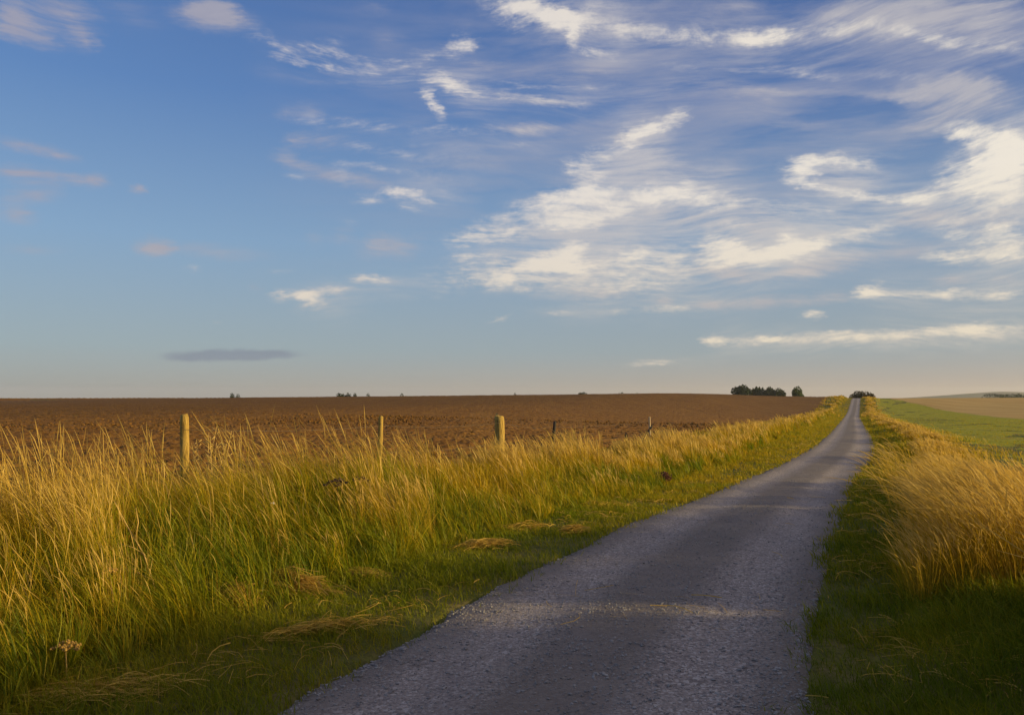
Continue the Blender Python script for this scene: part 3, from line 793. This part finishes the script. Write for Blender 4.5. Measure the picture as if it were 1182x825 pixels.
# dark hedge along the far side of the stubble
def hedge(p0, p1, h, n, label):
    g = np.random.default_rng(77)
    t = np.linspace(0, 1, n)
    root = tag(empty('hedge', (p0[0], p0[1], 0)), label, 'hedge')
    lobes = []
    for q in t:
        x = p0[0] + (p1[0] - p0[0]) * q; y = p0[1] + (p1[1] - p0[1]) * q
        lobes.append((x - p0[0], y - p0[1], zat(x, y) + h * .45, h * .9, h * g.uniform(.45, .65)))
    V, F = leaves(lobes, 5000, .8, g)
    mesh_from_arrays('foliage', V, F, M_LEAF, parent=root)
hedge((300, 505), (420, 560), 5.5, 30, 'dark hedge along the far side of the stubble field')
# flat-topped thicket beyond the brow where the track goes over
def thicket(x, y, w, tops, label):
    g = np.random.default_rng(78)
    z0 = zat(x, y) - .2
    root = tag(empty('thicket', (x, y, z0)), label, 'thicket')
    lobes = []
    for k, tp in enumerate(tops):
        h = EYE + tp - z0; u = (k / (len(tops) - 1) - .5) * w
        for q in range(3): lobes.append((u + g.normal(0, .3), g.normal(0, .8), h * (.3 + .28 * q) * .8, 1.0, h * .26))
    V, F = leaves(lobes, 3500, .5, g)
    mesh_from_arrays('foliage', V, F, M_HEDGE, parent=root)
    for k in range(4):
        bm = bmesh.new(); u = (k / 3 - .5) * w * .7
        tube(bm, [(u, 0, 0), (u + .1, .1, 1.2), (u - .1, 0, 2.4)], [.12, .09, .04], 6)
        obj('trunk', bm, M_BARK, root)
thicket(404 * f * 330, 330, 27 * f * 330, [.3, .5, 1.2, 1.9, 1.8, 1.9, 1.3, 1.75, 1.2, .7, .5], 'flat dark thicket beyond the brow where the track disappears')
CLOUDS = [
    ('G',-32.13,22.17,1.85,1.6,-9.3,0.58),('G',-29.21,22.59,1.86,1.18,-21.3,0.58),('G',-30.49,21.12,1.14,0.73,-8.1,0.43),
    ('G',-28.58,21.36,0.94,0.74,-14.7,0.43),('G',-32.3,21.51,1.19,0.8,1.2,0.51),('G',-25.73,23.31,2.68,1.3,1.3,0.26),
    ('G',-20.73,24.07,2.68,0.95,0.6,0.87),('G',-20.84,24.54,1.54,0.76,0.5,0.65),('G',-31.82,14.94,1.3,0.48,-3.8,0.58),
    ('G',-29.73,14.66,1.37,0.49,-11.1,0.58),('G',-32.01,13.3,1.18,0.67,-1.2,0.61),('G',-30.22,13.26,1.4,0.69,-1.4,0.61),
    ('G',-27.97,13.3,1.19,0.5,1.8,0.72),('G',-25.2,13.02,0.64,0.31,2.5,0.72),('G',-31.21,12.12,1.89,0.59,2.4,0.48),
    ('G',-31.95,10.95,1.27,0.78,-13.5,0.48),('G',-30.97,8.85,1.95,0.4,5.2,0.29),('G',-24.12,9.63,1.2,0.84,8.7,0.72),
    ('G',-20.38,9.58,3.52,0.65,-0.7,0.46),('B',-21.59,8.28,0.65,0.38,3.2,0.5),('D',-19.43,2.64,3.94,0.4,1.8,0.8),
    ('D',-21.73,2.52,2.27,0.33,0.2,0.5),('D',-16.75,2.77,3.65,0.34,1.3,0.5),('B',-17.82,23.27,1.11,0.59,-1.0,0.4),
    ('B',-15.93,22.69,1.46,0.5,-17.9,0.45),('B',-13.32,22.13,1.8,0.51,-7.5,0.45),('B',-10.31,21.95,1.82,0.51,0.6,0.45),
    ('B',-14.97,23.18,1.29,0.4,-13.1,0.4),('B',-12.28,22.8,1.89,0.4,-4.7,0.4),('B',-12.96,23.31,1.46,0.8,9.3,0.35),
    ('G',-16.54,21.25,2.21,0.81,-3.0,0.23),('G',-13.31,21.27,1.97,0.82,4.6,0.23),('G',-8.93,23.99,1.58,0.81,6.1,0.32),
    ('B',-10.32,22.54,1.88,0.61,-1.4,0.3),('B',-7.71,22.2,1.48,0.62,-15.6,0.3),('B',-6.17,23.0,2.23,0.82,12.9,0.4),
    ('B',-3.83,23.67,1.16,0.82,24.4,0.4),('B',-3.39,23.89,1.12,0.92,17.1,0.6),('G',-3.49,25.06,1.08,1.0,72.0,0.18),
    ('G',-2.57,22.58,2.12,0.41,0.1,0.4),('B',-16.41,22.27,1.49,0.3,-7.9,0.35),('B',-13.47,21.9,1.83,0.31,-6.5,0.35),
    ('B',-13.0,21.1,2.57,0.31,2.5,0.3),('B',-8.47,21.39,2.34,0.31,5.1,0.3),('B',0.56,21.38,2.7,0.32,-3.3,0.4),
    ('B',5.56,21.21,2.67,0.32,-0.6,0.4),('B',-4.73,17.36,2.99,0.33,-1.6,0.3),('B',0.56,17.39,2.69,0.33,2.5,0.3),
    ('B',21.44,20.59,2.98,0.4,-9.0,0.4),('B',26.18,19.95,2.26,0.38,-6.1,0.4),('B',12.86,21.95,3.84,0.41,-6.7,0.35),
    ('B',19.24,21.31,3.04,0.4,-4.6,0.35),('B',-7.19,14.33,2.96,0.34,-2.5,0.35),('B',-12.05,16.01,2.29,0.33,-3.0,0.35),
    ('G',-10.8,25.46,1.72,0.59,5.3,0.18),('G',-9.59,25.8,1.31,0.39,-8.5,0.25),('B',-5.45,21.59,1.11,0.73,4.2,0.85),
    ('B',-4.23,21.32,1.05,0.74,-30.9,0.85),('B',-2.88,20.84,1.27,0.53,-12.4,0.6),('B',-0.06,20.5,2.19,0.53,-4.2,0.6),
    ('B',3.69,20.26,2.18,0.53,-2.9,0.6),('B',-6.31,20.67,0.7,0.53,-37.4,0.7),('B',-5.78,20.05,0.75,0.53,-60.3,0.7),
    ('B',-5.25,19.5,0.66,0.54,-27.2,0.7),('G',-3.35,19.97,2.02,0.96,-15.7,0.2),('G',-15.65,19.04,1.26,0.62,13.7,0.38),
    ('G',-14.13,19.17,1.02,0.63,-7.6,0.38),('B',-13.87,18.57,2.37,0.53,-1.1,0.42),('B',-9.36,18.42,2.75,0.54,-2.5,0.42),
    ('B',-4.43,18.32,2.8,0.54,0.0,0.42),('B',0.56,18.37,2.82,0.54,1.1,0.42),('G',-6.45,18.92,2.57,0.97,2.8,0.18),
    ('G',-15.33,17.11,1.05,0.74,20.1,0.5),('G',-13.36,17.38,1.83,0.75,2.7,0.5),('B',-11.03,17.16,1.46,0.65,-12.1,0.35),
    ('B',-7.82,16.73,2.54,0.66,-5.5,0.35),('B',-3.49,16.44,2.56,0.66,-2.1,0.35),('G',-15.37,15.78,1.66,0.64,-17.7,0.55),
    ('G',-12.95,15.14,1.59,0.65,-11.7,0.55),('G',-10.4,14.75,1.75,0.66,-5.9,0.55),('B',-14.86,14.93,1.21,0.32,-2.6,0.4),
    ('B',-12.06,15.02,1.34,0.77,-2.5,0.4),('B',-9.04,15.71,1.79,0.44,-6.3,0.42),('B',-5.66,15.38,2.12,0.44,-4.8,0.42),
    ('B',-8.42,14.1,1.17,0.45,2.0,0.75),('B',-6.58,13.86,1.22,0.45,-16.3,0.75),('B',-10.12,13.51,1.24,0.56,-8.7,0.55),
    ('B',-7.28,13.05,1.21,0.56,-20.0,0.55),('B',-11.43,11.99,1.16,0.45,-1.4,0.28),('G',-13.91,10.73,1.15,0.89,21.7,0.28),
    ('G',-11.9,10.96,1.03,0.79,20.4,0.4),('G',-10.06,10.4,1.3,0.91,12.9,0.5),('G',-8.24,10.33,1.62,0.91,-12.8,0.5),
    ('G',-6.56,10.91,2.62,0.8,3.6,0.28),('B',-16.36,8.36,1.59,0.28,2.4,0.4),('B',-10.04,8.06,1.62,0.46,0.1,0.85),
    ('B',-15.77,6.79,1.19,0.56,5.8,0.75),('B',-13.15,7.14,2.11,0.57,8.4,0.75),('B',-14.03,6.4,1.01,0.68,-18.2,0.85),
    ('G',-17.66,7.14,0.65,0.44,2.2,0.36),('B',-10.84,6.81,1.11,0.46,-6.9,0.3),('B',-20.5,4.71,0.4,0.22,1.8,0.3),
    ('B',-0.69,26.22,2.12,1.39,-16.9,0.65),('B',2.14,25.55,2.41,1.4,-10.3,0.65),('B',4.96,25.04,2.36,0.8,-9.1,0.72),
    ('B',8.68,24.45,2.33,0.8,-8.9,0.72),('B',12.62,23.88,2.58,0.8,-7.6,0.72),('B',16.88,23.36,2.63,0.79,-6.3,0.72),
    ('B',3.08,25.51,2.43,0.9,-9.9,0.5),('B',5.65,25.77,1.8,0.79,11.2,0.45),('B',4.4,24.3,0.77,0.51,-97.7,0.6),
    ('B',5.27,23.52,1.28,0.51,-17.8,0.6),('B',7.13,22.99,1.51,0.41,-13.5,0.4),('B',1.35,26.24,2.08,0.59,-5.7,0.5),
    ('B',17.47,23.46,1.98,0.69,-4.7,0.6),('B',20.56,23.25,1.91,0.68,-3.0,0.6),('B',23.41,23.08,1.72,0.66,-3.6,0.6),
    ('B',26.01,22.54,1.73,0.65,-20.2,0.6),('B',28.48,21.6,1.67,0.65,-21.2,0.6),('B',31.52,20.62,2.26,0.63,-15.7,0.6),
    ('G',22.62,24.07,2.49,1.51,-0.1,0.44),('G',26.27,23.75,2.91,1.47,-9.0,0.44),('G',30.85,22.83,3.45,1.43,-13.1,0.44),
    ('G',25.72,23.06,3.35,1.31,-9.9,0.4),('G',30.82,21.85,3.39,1.26,-16.7,0.4),('G',13.66,25.06,3.85,1.17,-10.0,0.2),
    ('G',16.61,25.2,2.94,0.77,-10.6,0.3),('G',6.74,23.02,7.74,2.68,-2.9,0.21),('G',18.55,22.05,7.17,2.59,-6.7,0.21),
    ('G',28.75,20.51,6.07,2.44,-10.8,0.21),('G',0.56,22.18,2.88,0.63,-3.9,0.3),('G',5.57,22.11,2.85,0.62,2.4,0.3),
    ('G',-0.53,20.55,2.67,0.53,-5.9,0.42),('G',4.0,20.17,2.5,0.53,-3.5,0.42),('G',-1.31,18.4,2.19,0.54,1.3,0.35),
    ('G',1.81,18.49,1.57,0.54,2.1,0.35),('G',4.93,18.57,2.18,0.54,1.1,0.35),('G',1.0,18.29,1.69,0.65,0.9,0.4),
    ('G',11.09,20.75,2.36,0.94,0.6,0.3),('G',14.66,20.48,2.32,0.93,-9.2,0.3),('G',17.83,19.33,2.19,0.92,-31.7,0.3),
    ('G',16.37,18.7,2.8,0.73,-15.0,0.32),('G',20.32,17.63,2.12,0.72,-15.2,0.32),('G',24.3,16.89,2.76,0.7,-7.2,0.32),
    ('G',18.93,19.86,3.34,0.41,-7.2,0.38),('G',24.84,18.94,3.11,0.39,-10.6,0.38),('B',11.44,18.83,1.45,0.74,-161.1,0.9),
    ('B',9.71,18.22,1.25,0.75,-160.4,0.9),('B',8.36,17.86,1.03,0.76,-171.3,0.9),('B',6.01,16.8,1.16,0.66,-5.9,0.65),
    ('B',7.86,16.85,1.46,0.66,7.0,0.65),('G',8.62,17.39,2.69,1.41,-11.3,0.26),('G',13.41,16.97,3.77,1.4,-1.1,0.26),
    ('B',4.37,15.94,1.09,0.89,-15.7,0.65),('B',5.85,15.64,1.45,0.89,-8.7,0.65),('G',9.2,15.48,3.69,1.1,-5.1,0.34),
    ('G',15.0,14.8,3.42,1.09,-8.5,0.34),('B',0.19,13.06,1.53,0.91,6.8,0.7),('B',2.43,13.58,1.83,0.91,18.0,0.7),
    ('B',5.38,14.36,2.26,0.9,12.4,0.7),('B',4.91,13.6,2.51,1.13,-1.1,0.85),('B',8.6,13.79,2.49,1.12,7.1,0.85),
    ('B',11.33,13.92,1.91,1.22,0.1,0.85),('B',13.7,13.51,1.95,1.21,-19.4,0.85),('B',3.67,12.4,2.4,0.91,-5.4,0.65),
    ('B',7.52,12.56,2.54,0.9,9.4,0.65),('B',-3.32,11.03,1.88,0.8,9.2,0.75),('B',-0.06,11.55,2.36,0.8,9.2,0.75),
    ('B',3.82,12.04,2.49,0.8,5.2,0.75),('G',10.4,12.67,3.09,1.12,-9.2,0.44),('G',15.83,12.25,3.66,1.1,-0.6,0.44),
    ('B',16.72,12.92,2.69,0.87,-11.3,0.42),('B',21.03,12.16,2.69,0.85,-8.9,0.42),('B',-1.84,12.27,1.37,0.57,10.3,0.45),
    ('B',-3.26,9.76,1.66,0.35,4.1,0.55),('B',4.34,10.35,1.28,0.8,9.9,0.9),('B',2.05,9.34,1.47,0.81,4.9,0.85),
    ('B',4.03,9.2,1.48,0.81,-12.8,0.85),('B',-0.56,8.0,1.03,0.7,-2.7,0.55),('B',-4.15,8.16,3.11,1.51,6.1,0.46),
    ('B',-0.06,8.22,2.75,1.51,-5.6,0.46),('B',4.27,7.86,3.35,1.51,-4.1,0.46),('B',8.7,7.64,2.84,1.5,-1.2,0.46),
    ('B',0.56,9.43,4.18,1.85,-0.1,0.44),('B',7.02,9.06,4.45,1.84,-6.2,0.44),('B',12.6,8.82,3.27,1.81,3.4,0.44),
    ('B',8.57,9.78,2.62,1.37,3.3,0.4),('B',12.24,9.97,2.63,1.36,2.5,0.4),('B',8.88,9.96,0.94,0.57,6.9,0.45),
    ('G',6.35,7.19,2.66,0.58,-0.8,0.45),('G',14.08,8.69,2.34,1.13,-18.4,0.4),('B',15.42,11.67,1.82,0.44,-3.1,0.65),
    ('B',14.84,10.72,1.38,0.67,-2.8,0.7),('B',14.92,9.66,1.38,1.01,10.2,0.95),('B',16.56,9.64,1.45,1.0,-10.5,0.95),
    ('B',18.11,9.38,1.49,0.88,0.4,0.85),('B',20.06,9.51,1.47,0.87,6.8,0.85),('B',18.83,10.56,0.95,0.76,9.5,0.85),
    ('B',20.19,10.03,2.1,0.76,7.2,0.75),('B',23.8,10.48,2.4,0.74,6.8,0.75),('G',15.96,8.32,1.83,0.67,-7.0,0.65),
    ('G',20.0,8.32,2.99,0.66,3.9,0.65),('G',21.79,8.97,2.71,0.97,0.3,0.42),('G',26.06,8.95,2.68,0.94,-0.6,0.42),
    ('G',16.93,11.24,2.42,0.88,0.1,0.5),('B',19.74,14.95,1.28,1.06,-0.3,0.9),('B',20.89,15.28,1.46,0.73,0.5,0.8),
    ('B',23.2,15.02,1.71,0.72,-12.1,0.8),('B',20.48,13.74,1.79,0.53,-16.8,0.85),('B',23.46,12.89,1.93,0.52,-15.1,0.85),
    ('B',26.41,12.33,1.68,0.51,-5.9,0.85),('G',22.69,13.82,2.08,0.73,-16.0,0.35),('G',27.8,18.83,1.87,0.86,5.7,0.6),
    ('G',30.14,18.74,1.5,0.85,-12.8,0.6),('G',28.5,17.58,2.37,1.35,3.0,0.48),('G',31.66,17.21,2.41,1.31,-15.8,0.48),
    ('B',29.6,16.07,1.46,0.87,-20.8,0.85),('B',31.85,15.36,1.89,0.86,-15.1,0.85),('G',27.91,16.59,2.33,0.98,0.9,0.36),
    ('B',30.2,13.77,1.91,1.27,-5.2,0.9),('B',32.27,13.64,1.62,1.25,-1.8,0.9),('B',32.17,14.36,1.78,1.24,-19.4,0.8),
    ('B',28.38,12.64,2.1,0.9,3.0,0.7),('B',31.54,12.37,2.13,0.88,-12.7,0.7),('G',27.98,11.02,2.02,0.91,-12.9,0.6),
    ('G',31.26,10.64,2.34,0.89,-1.4,0.6),('B',29.58,9.9,2.37,1.01,-20.0,0.65),('B',32.15,9.1,1.48,0.98,-12.1,0.65),
    ('B',31.55,10.02,0.82,0.79,6.2,0.65),('B',28.3,8.57,1.45,0.61,-8.8,0.8),('B',31.2,8.35,2.17,0.6,-1.7,0.8),
    ('G',26.19,10.72,3.88,1.45,-10.2,0.36),('B',31.04,11.41,2.75,1.18,-4.5,0.65),('G',14.05,6.22,1.93,0.57,1.6,0.6),
    ('G',17.63,6.25,2.29,0.56,-0.3,0.6),('G',21.35,6.4,2.07,0.54,5.0,0.6),('B',23.94,6.9,1.05,0.64,6.5,0.8),
    ('B',24.75,6.38,2.48,0.53,-0.7,0.8),('B',28.36,6.21,1.74,0.51,-5.5,0.8),('B',31.38,6.0,1.87,0.5,-2.7,0.8),
    ('G',28.86,7.02,1.35,0.51,-5.3,0.5),('G',31.82,6.94,1.46,0.5,-6.8,0.42),('B',7.18,5.81,1.09,0.35,1.3,0.6),
    ('B',10.73,5.96,2.5,0.34,1.9,0.6),('B',3.59,5.81,1.46,0.29,-0.4,0.55),('G',10.63,6.51,0.83,0.46,-1.2,0.5),
    ('B',20.51,5.23,0.85,0.44,3.6,0.85),('B',14.0,3.77,0.88,0.51,2.0,0.95),('B',15.61,3.59,1.98,0.45,1.0,0.7),
    ('B',19.53,3.74,2.46,0.44,3.2,0.7),('B',24.05,3.85,2.57,0.43,-0.3,0.7),('B',29.64,3.88,3.51,0.41,0.6,0.7),
    ('B',17.86,3.84,1.16,0.31,-4.7,0.85),('B',23.64,3.58,3.22,0.86,-0.4,0.5),('B',29.63,3.53,3.74,0.82,-0.6,0.5),
    ('B',30.34,4.28,2.88,0.51,1.0,0.4),('B',10.04,2.3,2.71,0.29,1.6,0.55),('B',-0.84,5.36,1.1,0.23,20.7,0.5),
    ('B',27.15,2.41,1.09,0.31,0.5,0.25),
]

# the air between here and the hills
def haze_box():
    m, t = material('evening_haze')
    v = t.n('ShaderNodeVolumePrincipled', {'Color': (.86, .88, .95, 1), 'Density': HAZE, 'Anisotropy': .25})
    t.n('ShaderNodeOutputMaterial', {1: v.outputs[0]})
    bm = bmesh.new(); bmesh.ops.create_cube(bm, size=1)
    x0, x1, y0, y1, z0, z1 = -4500, 7500, -300, 5600, -75, 48
    for v_ in bm.verts:
        v_.co = (x0 if v_.co.x < 0 else x1, y0 if v_.co.y < 0 else y1, z0 if v_.co.z < 0 else z1)
    tag(obj('haze', bm, m, smooth=False), 'thin evening haze over the far fields and hills', 'haze', kind='stuff')
HAZE = 0.9e-4
haze_box()

# ------------------------------------------------------------------ sky, sun, camera
def build_world():
    w = bpy.data.worlds.new('World'); scene.world = w; w.use_nodes = True
    t = NT(w.node_tree)
    tc = t.n('ShaderNodeTexCoord').outputs['Generated']
    sky = t.n('ShaderNodeTexSky', sky_type='NISHITA', sun_disc=False)
    sky.sun_elevation = R(SUN_EL); sky.sun_rotation = R(SUN_AZ)
    sky.air_density = SKY_AIR; sky.dust_density = SKY_DUST; sky.ozone_density = SKY_OZONE; sky.altitude = 100
    sx = t.n('ShaderNodeSeparateXYZ', {0: tc})
    azr = t.math('ARCTAN2', sx.outputs[0], sx.outputs[1])
    elr = t.math('ARCSINE', sx.outputs[2])
    azd = t.math('MULTIPLY', azr, 57.29578); eld = t.math('MULTIPLY', elr, 57.29578)
    p = t.n('ShaderNodeCombineXYZ', {0: azd, 1: eld, 2: 0.}).outputs[0]
    def vm(op, a, b=None, sc=None):
        d = {0: a}
        if b is not None: d[1] = b
        x = t.n('ShaderNodeVectorMath', d, operation=op)
        if sc is not None: x.inputs['Scale'].default_value = sc
        return x.outputs[0]
    # ragged edges: the cloud field is pushed about by two sizes of noise
    n1 = t.n('ShaderNodeTexNoise', {'Vector': stretch(t, p, (.55, 1.1, 1)), 'Scale': 1.0, 'Detail': 5.0, 'Roughness': .62}).outputs['Color']
    n2 = t.n('ShaderNodeTexNoise', {'Vector': stretch(t, p, (.12, .22, 1)), 'Scale': 1.0, 'Detail': 3.0, 'Roughness': .5}).outputs['Color']
    q = vm('ADD', p, vm('MULTIPLY', vm('SUBTRACT', n1, (.5, .5, .5)), (1.3, .50, 0)))
    q = vm('ADD', q, vm('MULTIPLY', vm('SUBTRACT', n2, (.5, .5, .5)), (1.3, .55, 0)))
    n3 = t.n('ShaderNodeTexNoise', {'Vector': stretch(t, p, (.9, 2.4, 1)), 'Scale': 1.6, 'Detail': 4.0, 'Roughness': .6}).outputs['Color']
    q = vm('ADD', q, vm('MULTIPLY', vm('SUBTRACT', n3, (.5, .5, .5)), (1.3, .42, 0)))
    qd = vm('ADD', p, vm('MULTIPLY', vm('SUBTRACT', n1, (.5, .5, .5)), (1.2, .45, 0)))
    acc = {'B': None, 'G': None, 'D': None, 'V': None}
    def stroke(k, vec, a, e, hl, hw, rot, w):
        mp = t.n('ShaderNodeMapping', {'Vector': vec, 'Location': (a, e, 0), 'Rotation': (0, 0, R(rot)), 'Scale': (hl, hw, 1)}, vector_type='TEXTURE')
        gr = t.n('ShaderNodeTexGradient', {0: mp.outputs[0]}, gradient_type='SPHERICAL').outputs['Fac']
        acc[k] = t.math('MULTIPLY', gr, w) if acc[k] is None else t.math('MULTIPLY_ADD', gr, w, acc[k])
    for (k, a, e, hl, hw, rot, s) in CLOUDS:
        fl, fw = {'B': (1.40, 1.25), 'G': (1.35, 1.3), 'D': (1.25, 1.5)}[k]
        stroke(k, qd if k == 'D' else q, a, e, hl * fl, hw * fw, rot, s)
        if k == 'B' and hl * s > .75:         # the veil each bright streak trails behind it, downwind
            stroke('V', q, a + .9 * hl * math.cos(R(rot)) + .5, e + .9 * hl * math.sin(R(rot)) - .15, hl * 1.9 + 1.2, hw * 2.6 + .5, rot * .5, .27 * s)
    n4 = t.n('ShaderNodeTexNoise', {'Vector': stretch(t, p, (.07, .13, 1)), 'Scale': 1.0, 'Detail': 1.0, 'Roughness': .4}).outputs['Color']
    # fibres: drawn-out streaks running with the wind
    fib = t.noise(stretch(t, vm('ADD', p, vm('MULTIPLY', vm('SUBTRACT', n4, (.5, .5, .5)), (2, 5.0, 0))), (.30, 2.4, 1), (0, 0, R(4))), 1.0, 9, .68, .08)
    puff = t.noise(stretch(t, vm('ADD', p, vm('MULTIPLY', vm('SUBTRACT', n4, (.5, .5, .5)), (2, 5.0, 0))), (.62, 1.5, 1), (0, 0, R(-12))), 1.0, 9, .66, .25)
    fb = t.math('MULTIPLY_ADD', fib, .45, t.math('MULTIPLY', puff, .55))
    nn = t.mapr(fb, .34, .64, -1., 1.)
    def cover(env, amp, lo, hi, top):      # the noise eats into the envelope: ragged edges, drawn-out tails
        e = t.math('MINIMUM', t.math('MULTIPLY', env, 2.2), 1.)
        d = t.math('MULTIPLY_ADD', t.math('MULTIPLY', nn, e), amp, env)
        return t.n('ShaderNodeMapRange', {0: d, 1: lo, 2: hi, 3: 0., 4: top}, interpolation_type='SMOOTHSTEP').outputs[0]
    fine = t.noise(stretch(t, vm('ADD', p, vm('MULTIPLY', vm('SUBTRACT', n4, (.5, .5, .5)), (2, 5.0, 0))), (.15, 1.35, 1), (0, 0, R(3))), 1.0, 10, .68, .15)
    fine = t.mapr(fine, .36, .62, -1., 1.)
    aB = cover(acc['B'], .55, .05, 1.30, .93)
    def veil_cover(env, amp, lo, hi, top):
        d = t.math('MULTIPLY_ADD', t.math('MULTIPLY', fine, t.math('MINIMUM', t.math('MULTIPLY', env, 2.), 1.)), amp, env)
        return t.n('ShaderNodeMapRange', {0: d, 1: lo, 2: hi, 3: 0., 4: top}, interpolation_type='SMOOTHSTEP').outputs[0]
    aV = veil_cover(acc['V'], .26, .02, 1.0, .66)
    aG = veil_cover(acc['G'], .22, .02, .92, .84)
    dens = t.mapr(t.math('MULTIPLY_ADD', nn, .22, acc['B']), .25, 1.0)
    aD = t.n('ShaderNodeMapRange', {0: t.math('MULTIPLY_ADD', nn, .10, acc['D']), 1: .10, 2: .75, 3: 0., 4: .62}, interpolation_type='SMOOTHSTEP').outputs[0]
    # thin veil drawn across the upper right
    veil = t.noise(stretch(t, p, (.06, .42, 1), (0, 0, R(3))), 1.0, 7, .6, .4)
    va = t.math('MULTIPLY', t.mapr(veil, .42, .70, 0, .50), t.math('MULTIPLY', t.mapr(azd, -19, 4, 0, 1), t.mapr(eld, 6, 15, 0, 1)))
    K = .80 / SKY_STRENGTH
    c = lambda r, g, b: (r * K, g * K, b * K)
    # the clear sky: the physical sky, its tint balanced for the camera's white point
    el01 = t.mapr(eld, -1, 29)
    left_g = t.ramp(el01, [(0, (.38, .36, .32)), (.06, (.37, .395, .38)), (.14, (.325, .415, .465)), (.38, (.235, .385, .585)), (.7, (.115, .245, .52)), (1, (.072, .165, .42))])
    right_g = t.ramp(el01, [(0, (.52, .39, .29)), (.055, (.46, .40, .345)), (.13, (.325, .38, .415)), (.38, (.215, .335, .50)), (.7, (.080, .165, .40)), (1, (.055, .115, .32))])
    grad = t.mix(t.mapr(azd, -34, 30), left_g, right_g)
    # overhead, out of the view: a pale veil added to whiten and lift the shade
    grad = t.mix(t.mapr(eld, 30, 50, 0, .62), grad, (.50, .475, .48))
    # the bright warm air round the low sun
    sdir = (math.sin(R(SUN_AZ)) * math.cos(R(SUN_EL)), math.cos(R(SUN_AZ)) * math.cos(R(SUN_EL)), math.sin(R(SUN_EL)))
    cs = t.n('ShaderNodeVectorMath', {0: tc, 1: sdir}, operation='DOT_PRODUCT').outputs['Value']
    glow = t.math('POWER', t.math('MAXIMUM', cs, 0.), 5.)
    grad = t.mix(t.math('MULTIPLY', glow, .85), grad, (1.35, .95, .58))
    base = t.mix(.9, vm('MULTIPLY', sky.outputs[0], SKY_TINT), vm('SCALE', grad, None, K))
    right = t.mapr(azd, -30, 32, 0, 1)
    low = t.mapr(eld, 2, 14, 1, 0)
    grey = t.mix(right, c(.36, .35, .43), c(.48, .465, .50))
    grey = t.mix(t.math('MULTIPLY', low, .6), grey, c(.50, .44, .40))
    white = t.mix(right, c(.70, .645, .63), c(.88, .81, .70))
    white = t.mix(t.math('MULTIPLY', low, .8), white, c(.80, .68, .50))
    col = t.mix(va, base, grey)
    col = t.mix(aG, col, t.mix(t.mapr(fb, .4, 1.3, 0, .35), grey, white))
    col = t.mix(aV, col, t.mix(.5, grey, white))
    col = t.mix(aB, col, t.mix(dens, t.mix(.45, grey, white), white))
    col = t.mix(aD, col, c(.21, .24, .31))
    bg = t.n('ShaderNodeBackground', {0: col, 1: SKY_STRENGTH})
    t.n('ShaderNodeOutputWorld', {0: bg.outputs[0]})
    w.cycles.sampling_method = 'MANUAL'; w.cycles.sample_map_resolution = 512
SKY_STRENGTH = .10
SKY_AIR, SKY_DUST, SKY_OZONE = 1.0, 1.6, 1.6
SKY_TINT = (1.0, 1.0, 1.0)
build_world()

sl = bpy.data.lights.new('sun', 'SUN'); so = bpy.data.objects.new('sun', sl); COL.objects.link(so)
sl.energy = 5.0; sl.angle = R(.5); sl.color = (1, .76, .33)
from mathutils import Vector
sd = Vector((math.sin(R(SUN_AZ)) * math.cos(R(SUN_EL)), math.cos(R(SUN_AZ)) * math.cos(R(SUN_EL)), math.sin(R(SUN_EL))))
so.rotation_euler = sd.to_track_quat('Z', 'Y').to_euler(); so.location = (40, -10, 20)

cd = bpy.data.cameras.new('camera'); cam = bpy.data.objects.new('camera', cd); COL.objects.link(cam)
cam.location = (0, 0, EYE); cam.rotation_euler = (R(90 + 2.65), 0, 0)
cd.sensor_width = 36; cd.lens = 36 * 928 / 1182; cd.clip_start = .05; cd.clip_end = 20000
scene.camera = cam
scene.view_settings.view_transform = 'Standard'; scene.view_settings.look = 'None'
scene.view_settings.exposure = .32; scene.view_settings.gamma = 1
scene.render.engine = 'CYCLES'
scene.cycles.max_bounces = 6; scene.cycles.diffuse_bounces = 3; scene.cycles.transmission_bounces = 3; scene.cycles.glossy_bounces = 2
scene.cycles.use_denoising = True
scene.cycles.denoiser = 'OPENIMAGEDENOISE'; scene.cycles.denoising_input_passes = 'RGB_ALBEDO_NORMAL'; scene.cycles.denoising_prefilter = 'ACCURATE'
